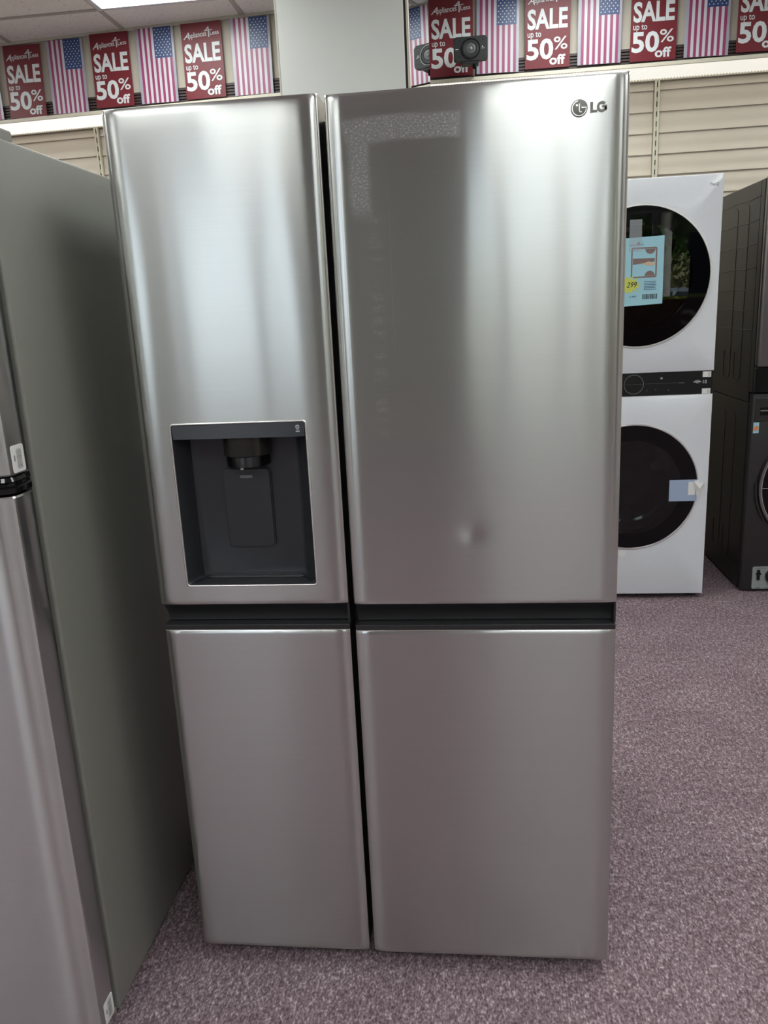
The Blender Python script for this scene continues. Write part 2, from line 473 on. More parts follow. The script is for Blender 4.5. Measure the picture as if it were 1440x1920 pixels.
def canopy(x0, x1, loc, rz, label):
    t = thing('light_canopy', loc, label, 'canopy light', 'lit canopies over the wall display', rz)
    b = bm_new(); box(b, x0, x1, -.03, -.022, Z_CAN-.002, Z_CAN+.018, .002, 1); box(b, x0, x1, -.022, .262, Z_CAN+.012, Z_CAN+.018)
    box(b, x0, x1, .250, .262, Z_CAN-.004, Z_CAN+.012)
    obj('housing', b, M['canopy'], t)
    b = bm_new(); p = .0165; n = int((x1-x0-.01)/p); X = x0+.005
    v0 = []; 
    for i in range(2*n+1):
        x = X+i*p/2; z = Z_CAN+(.0 if i % 2 == 0 else .007)
        v0.append((b.verts.new((x, -.021, z)), b.verts.new((x, .249, z))))
    for i in range(2*n): b.faces.new((v0[i][0], v0[i][1], v0[i+1][1], v0[i+1][0]))
    obj('ribbed_diffuser', b, M['canopy_light'], t)
    return t

TH = math.radians(-3.85)
wall_right = far_wall('wall_back', -.40, XR, [.50, 1.72, 2.94, 4.16], [(-.4, .486), (.514, 1.706), (1.734, 2.926), (2.954, 4.146), (4.174, XR)], (0, 3.3, 0), 0)
wall_left = far_wall('wall_back_left', -4.7, 0, [-1.245, -2.465, -3.685], [(-4.7, -3.699), (-3.671, -2.479), (-2.451, -1.259), (-1.231, 0)], (-.39, 3.3, 0), TH)
canopy(.36, 4.95, (0, 3.3, 0), 0, 'long lit canopy with ribbed diffuser above the white laundry tower')
canopy(-4.6, .03, (-.39, 3.3, 0), TH, 'bright white lit canopy under the left row of posters, left of the column')

b = bm_new(); box(b, XL-.1, XL, YF, 4.3, 0, ZC+.05); struct(obj('wall_left', b, M['plain_wall']))
b = bm_new(); box(b, XR, XR+.1, YF, 4.3, 0, ZC+.05); struct(obj('wall_right', b, M['plain_wall']))

# clad column in front of the posters: slightly turned, mirror along its right side
def column():
    o = Vector((.403, 2.400, 0))
    def part(name, b, mat, parent, label=None):
        e = obj(name, b, mat, parent)
        if label: e['label'] = label
        return e
    b = bm_new(); box(b, -.622, -.018, 0, .34, 0, ZC, .002, 1); c = struct(part('wall_column', b, M['column'], None))
    c.location = o; c.rotation_euler = (0, 0, math.radians(-12.8))
    b = bm_new(); box(b, -.634, -.624, .004, .34, 0, ZC, .002, 1); part('edge_trim', b, M['trim'], c)
    b = bm_new(); box(b, -.018, -.0070, .003, .34, 0, ZC); part('joint', b, M['slot'], c)
    b = bm_new(); box(b, -.0070, .0035, .0, .012, 0, ZC, .001, 1); part('edge_trim', b, M['canopy'], c)
    b = bm_new(); box(b, -.0095, .0030, .012, .342, 0, ZC); part('mirror_panel', b, M['mirror'], c, 'mirror cladding on the right side of the column')
column()

# storefront behind the camera
def storefront():
    ops = [(-4.6, -2.45, .55, 2.7), (-2.15, -.95, .55, 2.7), (.66, 2.0, .55, 2.7), (2.25, 4.7, .55, 2.7)]  # openings spaced so the unseen wall between reflects as a dark band in steel
    b = bm_new()
    xs = [XL-.1]+[v for o in ops for v in o[:2]]+[XR+.1]
    for i in range(0, len(xs), 2): box(b, xs[i], xs[i+1], YF-.12, YF, 0, ZC+.05)
    for o in ops:
        box(b, o[0], o[1], YF-.12, YF, 0, o[2]); box(b, o[0], o[1], YF-.12, YF, o[3], ZC+.05)
    struct(obj('wall_front', b, M['pier']))
    for i, (x0, x1, z0, z1) in enumerate(ops):
        b = bm_new(); ring(b, rect(x0, x1, z0, z1), rect(x0+.05, x1-.05, z0+.05, z1-.05), YF-.09, YF-.03)
        wn = struct(obj('window_%d' % (i+1), b, M['alu']))
        mull = {0: (-3.9, -3.2), 1: (-2.0, -1.27), 2: (1.02, 1.45, 1.72), 3: (2.9, 3.3)}[i]  # unseen bars, some added and all widened to streak the steel's reflections
        for xm in mull:
            b = bm_new(); box(b, xm-.04, xm+.04, YF-.088, YF-.032, z0+.05, z1-.05); obj('mullion', b, M['alu'], wn)
        ed = [x0+.05]+[v for xm in mull for v in (xm-.04, xm+.04)]+[x1-.05]
        for a, c in zip(ed[::2], ed[1::2]):
            b = bm_new(); box(b, a, c, YF-.063, YF-.057, z0+.05, z1-.05); obj('pane', b, M['pane'], wn)
storefront()

# ------------------------------------------------------------------ main refrigerator
def fridge():
    t = thing('refrigerator', (0, 0, 0), 'stainless side-by-side four-panel refrigerator with water dispenser, largest appliance in the middle', 'refrigerator')
    X0, X1, X2, X3 = 0.0, .3885, .400, .912
    ZT, ZM, ZL, ZB = 1.802, .8725, .8155, .0417
    b = bm_new(); box(b, .008, .904, .082, .80, .03, 1.775, .004)
    obj('cabinet', b, M['cab_dark'], t)
    def door(x0, x1, z0, z1, mat, hole=None, dent=None, step=.008):
        b = bm_new()
        def cuts(a, c, extra):
            n = max(2, round((c-a)/step)); L = [a+(c-a)*i/n for i in range(n+1)]
            for e in extra:
                L = [v for v in L if abs(v-e) > step*.45]+[e]
            return sorted(L)
        xs = cuts(x0, x1, [x0+.0012, x0+.004, x1-.004, x1-.0012]+([hole[0], hole[1]] if hole else []))
        zs = cuts(z0, z1, [z0+.001, z1-.001]+([hole[2], hole[3]] if hole else []))
        if x0 not in xs: xs = [x0]+xs
        if x1 not in xs: xs = xs+[x1]
        if z0 not in zs: zs = [z0]+zs
        if z1 not in zs: zs = zs+[z1]
        def yf(x, z):
            e = min(x-x0, x1-x); y = 0.0
            W = .030
            if e < W: y += .0034*(1-e/W)**2
            if e < .004: y += .0016*(1-e/.004)**2
            ez = min(z-z0, z1-z)
            if ez < .003: y += .0012*(1-ez/.003)**2
            if z1-z < .05 and z1 > 1: y += .0012*(1-(z1-z)/.05)**2
            y += .0007*noise.noise(Vector((x*5.5+3, z*.9, x0*9+z0*4)))*min(1, e/.05)
            y += .00025*noise.noise(Vector((x*14, z*2.2, 7+x0*9)))*min(1, e/.05)
            if dent:
                d2 = ((x-dent[0])**2+(z-dent[1])**2)
                y += .0010*math.exp(-d2/(2*.0095**2))+.0005*math.exp(-d2/(2*.022**2))
            return y
        G = [[b.verts.new((x, yf(x, z), z)) for z in zs] for x in xs]
        for i in range(len(xs)-1):
            for j in range(len(zs)-1):
                if hole and hole[0]-1e-6 <= xs[i] and xs[i+1] <= hole[1]+1e-6 and hole[2]-1e-6 <= zs[j] and zs[j+1] <= hole[3]+1e-6: continue
                b.faces.new((G[i][j], G[i+1][j], G[i+1][j+1], G[i][j+1]))
        # sides and back
        YBK = .076; n, m = len(xs), len(zs)
        loop = [G[i][0] for i in range(n)]+[G[n-1][j] for j in range(1, m)]+[G[i][m-1] for i in range(n-2, -1, -1)]+[G[0][j] for j in range(m-2, 0, -1)]
        back = [b.verts.new((v.co.x, YBK, v.co.z)) for v in loop]
        for i in range(len(loop)):
            j = (i+1) % len(loop); b.faces.new((loop[i], back[i], back[j], loop[j]))
        b.faces.new(back)
        if hole:   # inner throat so the sheet has thickness
            ii = [i for i, x in enumerate(xs) if hole[0]-1e-6 <= x <= hole[1]+1e-6]; jj = [j for j, z in enumerate(zs) if hole[2]-1e-6 <= z <= hole[3]+1e-6]
            lp = [G[i][jj[0]] for i in ii]+[G[ii[-1]][j] for j in jj[1:]]+[G[i][jj[-1]] for i in ii[-2::-1]]+[G[ii[0]][j] for j in jj[-2:0:-1]]
            bk = [b.verts.new((v.co.x, v.co.y+.004, v.co.z)) for v in lp]
            for i in range(len(lp)):
                j = (i+1) % len(lp); b.faces.new((lp[i], bk[i], bk[j], lp[j]))
        return obj('door', b, mat, t, smooth=40)
    HX0, HX1, HZ0, HZ1 = .0615, .3285, .9125, 1.2410
    d1 = door(X0, X1, ZM, ZT, M['steel'], hole=(HX0, HX1, HZ0, HZ1))
    d1['label'] = 'left upper door with the dispenser'
    d2 = door(X2, X3, ZM-.003, ZT-.004, M['steel_r'], dent=(.636, 1.013), step=.006)
    d2['label'] = 'right upper door with a dent and tape residue'
    d3 = door(X0+.002, X1, ZB, ZL, M['steel'])
    d4 = door(X2, X3, ZB-.002, ZL-.003, M['steel'])
    # bright top edges of the lower doors
    for d, a, c, z in ((d3, X0+.004, X1-.002, ZL), (d4, X2+.002, X3-.002, ZL-.003)):
        b = bm_new(); box(b, a, c, .0015, .07, z, z+.0016); obj('edge_strip', b, M['edge'], d)
    # handle recesses between upper and lower doors
    for a, c, dz in ((X0+.004, X1+.0015, 0), (X2+.003, X3-.001, -.003)):
        prof = [(.074, ZM+dz), (.006, ZM+dz-.0005), (.010, ZM+dz-.006), (.020, ZM+dz-.018), (.027, ZM+dz-.032), (.026, .830+dz), (.074, .830+dz)]
        b = bm_new(); profile_x(b, prof, a, c)
        r = obj('handle_recess', b, M['black_metal'], t, 50)
        b = bm_new(); box(b, c-.004, c, .004, .03, .830+dz, ZM+dz-.001); obj('end_cap', b, M['black_metal'], r)
        b = bm_new(); box(b, a-.002, c-.0005, -.001, .074, .8175+dz, .8285+dz, .001, 2)
        obj('handle_lip', b, M['black_metal'], t)
    # hinge covers, base grille, feet
    for a, c in ((.02, .13), (.78, .89)):
        b = bm_new(); box(b, a, c, .03, .17, 1.776, 1.80, .006); obj('hinge_cover', b, M['cab_dark'], t)
    b = bm_new(); box(b, .02, .892, .10, .14, .004, .05, .003); obj('base_grille', b, M['cab_dark'], t)
    for x, y in ((.06, .16), (.852, .16), (.06, .72), (.852, .72)):
        b = bm_new(); lathe_z(b, [(.022, 0), (.022, .012), (.012, .014), (.012, .04)], x, y, 16, True, True); obj('foot', b, M['cab_dark'], t)
    # dispenser (sub-parts of the left door)
    b = bm_new()
    tube(b, [(x, .0002, z) for x, z in rrect(HX0, HX1, HZ0, HZ1, .0065, 6)], .0021, 10, True)
    obj('dispenser_frame', b, M['satin'], d1, 80, label='bright metal bead around the dispenser')
    # recess: front rim loop -> back panel, rounded
    n = 5
    f0 = rrect(HX0+.0012, HX1-.0012, HZ0+.0012, HZ1-.0012, .0058, n)
    loops = [(f0, .0005), (rrect(.0655, .3245, .9165, 1.237, .007, n), .006), (rrect(.0745, .309, .9135, 1.232, .012, n), .040), (rrect(.079, .300, .9115, 1.23, .016, n), .056), (rrect(.086, .292, .918, 1.225, .02, n), .060)]
    b = bm_new(); rows = [[b.verts.new((x, y, z)) for x, z in lp] for lp, y in loops]
    for a, c in zip(rows, rows[1:]):
        for i in range(len(a)): b.faces.new((a[i], a[(i+1) % len(a)], c[(i+1) % len(a)], c[i]))
    b.faces.new(rows[-1])
    me = bpy.data.meshes.new('dispenser_recess')
    bmesh.ops.recalc_face_normals(b, faces=b.faces[:])
    bmesh.ops.reverse_faces(b, faces=b.faces[:])
    b.to_mesh(me); b.free(); me.materials.append(M['disp'])
    for p in me.polygons: p.use_smooth = True
    me.set_sharp_from_angle(angle=math.radians(40))
    link('dispenser_recess', me, d1)
    b = bm_new(); prism(b, [(.0655, 1.2115), (.3245, 1.2105)]+rrect(.0635, .3265, 1.1, 1.239, .005, n)[:2*(n+1)], .001, .012)
    obj('dispenser_control_strip', b, M['disp_strip'], d1, 30)
    b = bm_new(); box(b, .070, .322, .012, .058, 1.2125, 1.236); obj('strip_backing', b, M['disp'], d1)
    # icon and two tiny lines of print on the strip
    b = bm_new()
    ring(b, rrect(.3085, .3155, 1.2258, 1.2328, .002), rrect(.3096, .3144, 1.2269, 1.2317, .0012), .0002, .0008)
    text_bm(b, 'IC', .3104, .3138, 1.2276, 1.2309, .0002)
    box(b, .3090, .3150, .0002, .0008, 1.2226, 1.2238); box(b, .3083, .3160, .0002, .0008, 1.2198, 1.2212)
    rawobj('strip_icon', b, M['sign_white'], d1)
    # nozzle
    b = bm_new(); lathe_z(b, [(.0475, 1.2115), (.0475, 1.173), (.046, 1.1715), (.030, 1.1712)], .1965, .054, 48, True, True); obj('nozzle_housing', b, M['disp_gloss'], d1, 40)
    b = bm_new(); lathe_z(b, [(.0435, 1.1715), (.0435, 1.152), (.042, 1.150), (.012, 1.1495)], .1965, .054, 48, True, True); obj('nozzle_collar', b, M['disp_strip'], d1, 40)
    b = bm_new(); lathe_z(b, [(.0045, 1.150), (.0045, 1.145), (.003, 1.144)], .190, .024, 16, True, True); obj('water_spout', b, M['chrome'], d1, 40)
    # paddle: slightly tilted plate with a rounded outline
    b = bm_new(); prism(b, rrect(.142, .2355, .979, 1.140, .009), .0515, .0585)
    for v in b.verts: v.co.y += (1.140-v.co.z)*.02
    es = [e for e in b.edges if all(v.co.y < .0555+(1.14-v.co.z)*.02 for v in e.verts)]
    bmesh.ops.bevel(b, geom=es, offset=.0012, segments=2, affect='EDGES')
    obj('dispenser_paddle', b, M['disp'], d1, 40)
    b = bm_new(); ring(b, rrect(.1397, .2378, .9757, 1.1420, .0110), rrect(.1420, .2355, .979, 1.1400, .009), .0570, .0605)
    obj('paddle_gap', b, M['gasket'], d1)
    b = bm_new(); prism(b, rrect(.176, .202, 1.1225, 1.1285, .0028), .0505, .054); obj('paddle_light', b, M['dark_grey'], d1)
    # tray ridge
    b = bm_new(); tube(b, [(.073, .010, .9185), (.090, .046, .9195), (.094, .050, .9200), (.288, .050, .9200), (.293, .047, .9195), (.318, .012, .9185)], .0016, 8); obj('drip_tray_edge', b, M['disp'], d1, 60)
    # maker's emblem and letters
    cx, cz, r = .8298, 1.7462, .0137
    b = bm_new(); lathe_y(b, [(r, .0012), (r, -.0006), (r-.0006, -.0010)], cx, cz, 48, False, True)
    obj('emblem_disc', b, M['cab'], d2, 40)
    b = bm_new()
    def strip(pts, wd):
        L = []
        for i, p in enumerate(pts):
            p = Vector(p); a = Vector(pts[max(i-1, 0)]); c = Vector(pts[min(i+1, len(pts)-1)]); tt = (c-a).normalized(); nn = Vector((-tt.y, tt.x))
            L.append((p+nn*wd/2, p-nn*wd/2))
        for (a, a2), (c, c2) in zip(L, L[1:]): flat(b, [a, a2, c2, c], -.0013)
    R = r*.84; wdt = r*.10
    strip([(cx+R*math.cos(math.radians(a)), cz+R*math.sin(math.radians(a))) for a in range(-360+4, -360+4-265, -8)], wdt)
    strip([(cx+r*.24, cz+r*.06), (cx+R+wdt/2, cz+r*.06)], wdt)
    strip([(cx+r*.0, cz+r*.50), (cx+r*.0, cz-r*.46)], wdt); strip([(cx-r*.05, cz-r*.42), (cx+r*.30, cz-r*.42)], wdt)
    flat(b, [(cx-r*.30+r*.125*math.cos(2*PI*i/16), cz+r*.34+r*.125*math.sin(2*PI*i/16)) for i in range(16)], -.0013)
    rawobj('emblem_face', b, M['edge'], d2)
    b = bm_new()
    L0, Lz0, Lz1 = .8478, 1.7382, 1.7545
    for pts in (rect(L0, L0+.0044, Lz0, Lz1), rect(L0+.0040, L0+.0118, Lz0, Lz0+.0038)):
        prism(b, pts, -.0009, .001)
    gx_, gz_, ro, ri = .8667, 1.7463, .0084, .0043
    an = [math.radians(a) for a in range(42, 361, 11)]
    po = [(gx_+ro*math.cos(a)*.98, gz_+ro*math.sin(a)) for a in an]; pi_ = [(gx_+ri*math.cos(a)*.98, gz_+ri*math.sin(a)) for a in an]
    for i in range(len(an)-1): prism(b, [po[i], po[i+1], pi_[i+1], pi_[i]], -.0009, .001)
    prism(b, rect(gx_+.0004, gx_+ro*.98, gz_-.0012, gz_+.0022), -.0009, .001)
    prism(b, rect(gx_+.0046, gx_+ro*.98, gz_-.0056, gz_+.0), -.0009, .001)
    obj('emblem_letters', b, M['cab'], d2)
    return t
fridge()

# ------------------------------------------------------------------ neighbour: top-freezer refrigerator
def barcode_sticker(parent, x0, x1, z0, z1, y, horizontal=True, name='sticker', seed=1):
    """white label on a plane facing -y with printed bars"""
    rnd = random.Random(seed)
    b = bm_new(); prism(b, rrect(x0, x1, z0, z1, min(x1-x0, z1-z0)*.08, 3), y, y+.0004); s = obj(name, b, M['white_paper'], parent)
    b = bm_new(); W, H = x1-x0, z1-z0; u = .12
    while u < .88:
        wd = rnd.choice((.012, .02, .03))
        if horizontal: flat(b, rect(x0+W*u, x0+W*(u+wd), z0+H*.30, z0+H*.75), y-.0003)
        else: flat(b, rect(x0+W*.30, x0+W*.75, z0+H*u, z0+H*(u+wd)), y-.0003)
        u += wd+rnd.choice((.012, .018, .028))
    rawobj('printed_bars', b, M['ink'], s)
    return s

def neighbour():
    t = thing('top_freezer_refrigerator', (-.48, .15, 0), 'grey-sided stainless top-freezer refrigerator cut off at the left edge', 'refrigerator')
    o = (-.48, .15, 0); L = lambda x, y, z: (x-o[0], y-o[1], z-o[2])
    def part(name, b, mat, parent=t, smooth=0):
        for v in b.verts: v.co -= Vector(o)
        return obj(name, b, mat, parent, smooth)
    xl, xr = -.83, -.131
    b = bm_new(); box(b, xl, xr, -.161, .50, .015, 1.745, .006, 3); part('cabinet', b, M['cab'], smooth=40)
    b = bm_new(); box(b, xl+.01, xr-.012, -.179, -.160, .06, 1.73); part('door_gasket', b, M['gasket'])
    def ndoor(z0, z1):
        pr = [(xr-.002, -.178), (xr-.0015, -.226), (xr-.004, -.2325), (xr-.010, -.2365), (xr-.016, -.2385), (xr-.020, -.2420), (xr-.030, -.2465), (xr-.06, -.251), (xr-.15, -.256), (xr-.30, -.260)]
        pr = pr+[(2*(xl+xr)/2-x, y) for x, y in pr[::-1]]
        b = bm_new(); zs = [z0, z0+.003, z1-.003, z1]
        rows = []
        for z in zs:
            ins = .002 if z in (z0, z1) else 0
            rows.append([b.verts.new((x-ins*(1 if x > (xl+xr)/2 else -1), y+ins, z)) for x, y in pr])
        for a, c in zip(rows, rows[1:]):
            for i in range(len(pr)): b.faces.new((a[i], a[(i+1) % len(pr)], c[(i+1) % len(pr)], c[i]))
        b.faces.new(rows[0]); b.faces.new(rows[-1])
        return part('door', b, M['steel_n'], smooth=30)
    up = ndoor(1.193, 1.742); dn = ndoor(.03, 1.158)
    b = bm_new(); 
    pr = [(xr-.004, -.172), (xr-.001, -.222), (xr-.010, -.236), (xr-.03, -.243), (xr-.15, -.252), (xr-.35, -.256), (xl+.15, -.252), (xl+.01, -.236), (xl+.004, -.172)]
    rows = [[b.verts.new((x+dx*(1 if x < -.48 else -1), y+dx, z)) for x, y in pr] for z, dx in ((1.160, .006), (1.163, .0), (1.172, -.001), (1.175, .003), (1.180, .003), (1.183, 0), (1.190, .002))]
    for a, c in zip(rows, rows[1:]):
        for i in range(len(pr)): b.faces.new((a[i], a[(i+1) % len(pr)], c[(i+1) % len(pr)], c[i]))
    b.faces.new(rows[0]); b.faces.new(rows[-1]); part('handle_trim', b, M['gloss_black'], smooth=40)
    b = bm_new(); box(b, xr-.10, xr-.014, -.19, -.045, 1.7455, 1.768, .004); part('hinge_cover', b, M['cab'])
    for x, y in ((-.78, -.10), (-.19, -.10), (-.78, .44), (-.19, .44)):
        b = bm_new(); lathe_z(b, [(.02, 0), (.02, .02)], x, y, 14, True, True); part('foot', b, M['gasket'])
    b = bm_new(); box(b, xr-.03, xr-.004, -.20, -.165, .016, .029, .003); part('lower_hinge', b, M['chrome'])
    # barcode labels on the door sides (plane x = const): build flat, then turn to face +x
    def side_sticker(par, y0, y1, z0, z1, seed):
        rnd = random.Random(seed); X = xr-.0008
        b = bm_new(); pts = rrect(y0, y1, z0, z1, .004, 3)
        f = [b.verts.new((X, y, z)) for y, z in pts]; g = [b.verts.new((X-.0016, y, z)) for y, z in pts]
        b.faces.new(f); b.faces.new(g[::-1])
        for i in range(len(pts)): b.faces.new((f[i], g[i], g[(i+1) % len(pts)], f[(i+1) % len(pts)]))
        s = part('sticker', b, M['white_paper'], par)
        b = bm_new(); H, W = z1-z0, y1-y0; u = .12
        while u < .86:
            wd = rnd.choice((.01, .018, .03))
            b.faces.new([b.verts.new((X+.0003, y0+W*a, z0+H*c)) for a, c in ((.38, u), (.78, u), (.78, u+wd), (.38, u+wd))]); u += wd+rnd.choice((.012, .02))
        b.faces.new([b.verts.new((X+.0003, y0+W*a, z0+H*c)) for a, c in ((.16, .42), (.26, .42), (.26, .64), (.16, .64))])
        for v in b.verts: v.co -= Vector(o)
        rawobj('printed_bars', b, M['ink_soft'], s)
    side_sticker(up, -.2255, -.187, 1.1965, 1.243, 3)
    side_sticker(dn, -.2185, -.181, .034, .084, 5)
neighbour()

# ------------------------------------------------------------------ white laundry tower
def circ(cx, cz, r, n=64): return [(cx+r*math.cos(2*PI*i/n), cz+r*math.sin(2*PI*i/n)) for i in range(n)]

def panel_with_hole(b, x0, x1, z0, z1, cx, cz, r, yf, yb, bev=.006, n=96):
    """front panel with a round opening, outer edge eased back"""
    def outer(ins):
        P = []
        for i in range(n):
            a = 2*PI*i/n; dx, dz = math.cos(a), math.sin(a)
            s = min(((x1-ins-cx)/dx if dx > 1e-9 else (x0+ins-cx)/dx if dx < -1e-9 else 1e9), ((z1-ins-cz)/dz if dz > 1e-9 else (z0+ins-cz)/dz if dz < -1e-9 else 1e9))
            P.append([cx+dx*s, cz+dz*s])
        for X, Z in ((x0+ins, z0+ins), (x1-ins, z0+ins), (x0+ins, z1-ins), (x1-ins, z1-ins)):
            k = min(range(n), key=lambda i: (P[i][0]-X)**2+(P[i][1]-Z)**2); P[k] = [X, Z]
        return P
    inner = circ(cx, cz, r, n)
    loops = [(inner, yb), (inner, yf), (outer(bev), yf), (outer(bev*.3), yf+bev*.3), (outer(0), yf+bev), (outer(0), yb)]
    rows = [[b.verts.new((x, y, z)) for x, z in lp] for lp, y in loops]
    for a, c in zip(rows, rows[1:]+rows[:1]):
        for i in range(n): b.faces.new((a[i], a[(i+1) % n], c[(i+1) % n], c[i]))

def tower():
    t = thing('laundry_tower', (1.407, 2.7, 0), 'tall white stacked laundry tower with two round black glass doors', 'washing machine')
    o = Vector((1.407, 2.7, 0)); x0, x1, yf = 1.064, 1.7505, 2.327
    def part(name, b, mat, parent=t, smooth=0):
        for v in b.verts: v.co -= o
        return obj(name, b, mat, parent, smooth)
    b = bm_new(); ring(b, rect(x0+.004, x1-.004, .02, 1.93), rect(x0+.016, x1-.016, .034, 1.918), yf+.04, 3.08); part('cabinet', b, M['white'])
    b = bm_new(); box(b, x0+.016, x1-.016, 3.06, 3.078, .034, 1.918); part('back_panel', b, M['white'])
    b = bm_new(); box(b, x0+.016, x1-.016, yf+.05, 3.06, 1.03, 1.06); part('inner_shelf', b, M['drum_back'])
    b = bm_new(); panel_with_hole(b, x0, x1, 1.104, 1.945, 1.407, 1.529, .311, yf, yf+.045); up = part('upper_panel', b, M['white'], smooth=30)
    b = bm_new(); panel_with_hole(b, x0, x1, .026, .998, 1.400, .564, .307, yf, yf+.045); lowp = part('lower_panel', b, M['white'], smooth=30)
    b = bm_new(); box(b, x0+.002, x1-.003, yf+.004, yf+.045, .999, 1.103, .002, 1); cp = part('control_panel', b, M['panel_black'])
    # round doors
    for name, cx, cz, r in (('door', 1.407, 1.529, .307), ('door', 1.400, .564, .303)):
        b = bm_new(); lathe_y(b, [(r+.003, yf+.02), (r+.003, yf-.004), (r+.0015, yf-.006), (r-.003, yf-.006), (r-.0045, yf-.003)], cx, cz, 96)
        d = part('door', b, M['satin'], smooth=40)
        b = bm_new(); lathe_y(b, [(r-.0045, yf-.003), (r*.745, yf-.0032), (r*.745, yf+.004)], cx, cz, 96); part('glass_rim', b, M['glass_frame'], d, 30)
        b = bm_new(); lathe_y(b, [(r*.747, yf-.0036), (r*.747, yf-.0016)], cx, cz, 96, True, True); part('glass', b, M['door_glass'], d, 30)
        prof = [(r*.745, yf+.004), (r*.72, yf+.02), (r*.70, yf+.05), (r*.705, yf+.056), (r*.68, yf+.085), (r*.685, yf+.09), (r*.66, yf+.12), (r*.62, yf+.125), (r*.62, yf+.30), (r*.58, yf+.33)]
        b = bm_new(); lathe_y(b, prof, cx, cz, 96); part('drum_bowl', b, M['drum'], d, 24)
        b = bm_new(); lathe_y(b, [(r*.582, yf+.329), (r*.2, yf+.345), (.0005, yf+.345)], cx, cz, 64); part('drum_back', b, M['drum_back'], d, 40)
        for k in range(3):
            b = bm_new()
            a = 2*PI*k/3+.5; c_, s_ = math.cos(a), math.sin(a); R = r*.62
            q = [(-.035, 0), (.035, 0), (.014, -.055), (-.014, -.055)]
            f = [b.verts.new((cx+(R+dz)*c_-dx*s_, yf+.14, cz+(R+dz)*s_+dx*c_)) for dx, dz in q]; g = [b.verts.new((cx+(R+dz)*c_-dx*s_, yf+.32, cz+(R+dz)*s_+dx*c_)) for dx, dz in q]
            b.faces.new(f); b.faces.new(g)
            for i in range(4): b.faces.new((f[i], f[(i+1) % 4], g[(i+1) % 4], g[i]))
            part('drum_lifter', b, M['drum'], d)
    # lettering on the upper panel
    b = bm_new(); text_bm(b, 'ThinQ', 1.6905, 1.7285, 1.8935, 1.9085, yf-.0008, weight=.006)
    for v in b.verts: v.co -= o
    rawobj('lettering', b, M['dark_grey'], up)
    # control panel: dial ring, printed line, marks, labels, year mark
    b = bm_new(); lathe_y(b, [(.0445, yf+.005), (.0445, yf-.004), (.0425, yf-.004), (.0425, yf-.001)], 1.394, 1.0535, 64); dl = part('dial', b, M['chrome'], cp, 40)
    b = bm_new(); lathe_y(b, [(.0425, yf+.004), (.0425, yf-.002), (.0005, yf-.002)], 1.394, 1.0535, 64); part('dial_face', b, M['panel_black'], cp, 30)
    b = bm_new()
    box(b, 1.449, 1.60, yf+.0028, yf+.0035, 1.0535, 1.0542); box(b, 1.352, 1.436, yf-.0030, yf-.0021, 1.0533, 1.0539)
    for x, z in ((1.375, 1.026), (1.452, 1.021), (1.492, 1.024), (1.55, 1.020)): box(b, x, x+.005, yf+.0028, yf+.0035, z, z+.0035)
    box(b, 1.597, 1.622, yf+.0028, yf+.0035, 1.0515, 1.0545)
    part('printed_marks', b, M['dark_grey'], cp)
    b = bm_new(); lathe_y(b, [(.0055, yf+.004), (.0055, yf+.002), (.004, yf+.001)], 1.519, 1.077, 24, False, True); part('power_button', b, M['ink_soft'], cp, 40)
    b = bm_new(); text_bm(b, '10', 1.704, 1.721, 1.0465, 1.0625, yf+.0028, weight=.01)
    box(b, 1.662, 1.696, yf+.0028, yf+.0035, 1.0535, 1.0570); box(b, 1.669, 1.690, yf+.0028, yf+.0035, 1.0605, 1.0622); box(b, 1.673, 1.686, yf+.0028, yf+.0035, 1.0490, 1.0505)
    for v in b.verts: v.co -= o
    rawobj('year_mark', b, M['sign_white'], cp)
    for z0, sd in ((1.076, 11), (.9985, 12)):
        b = bm_new(); prism(b, rect(1.7015, 1.7385, z0, z0+.0255), yf+.0020, yf+.0038); s = part('white_sticker', b, M['white_paper'], cp)
        b = bm_new(); rnd = random.Random(sd)
        for k in range(5): flat(b, rect(1.724, 1.735, z0+.004+.004*k, z0+.0055+.004*k), yf+.0016)
        for v in b.verts: v.co -= o
        rawobj('sticker_print', b, M['ink_soft'], s)
    for x, y in ((1.10, 2.40), (1.71, 2.40), (1.10, 3.02), (1.71, 3.02)):
        b = bm_new(); lathe_z(b, [(.025, 0), (.025, .022)], x, y, 14, True, True); part('foot', b, M['gasket'])
    # paper tag hanging from the lower door
    b = bm_new(); prism(b, [(1.347, .252), (1.372, .256), (1.380, .236), (1.362, .214), (1.342, .228)], yf-.0035, yf-.003); tg = part('paper_tag', b, M['white_paper'], t)
tower()

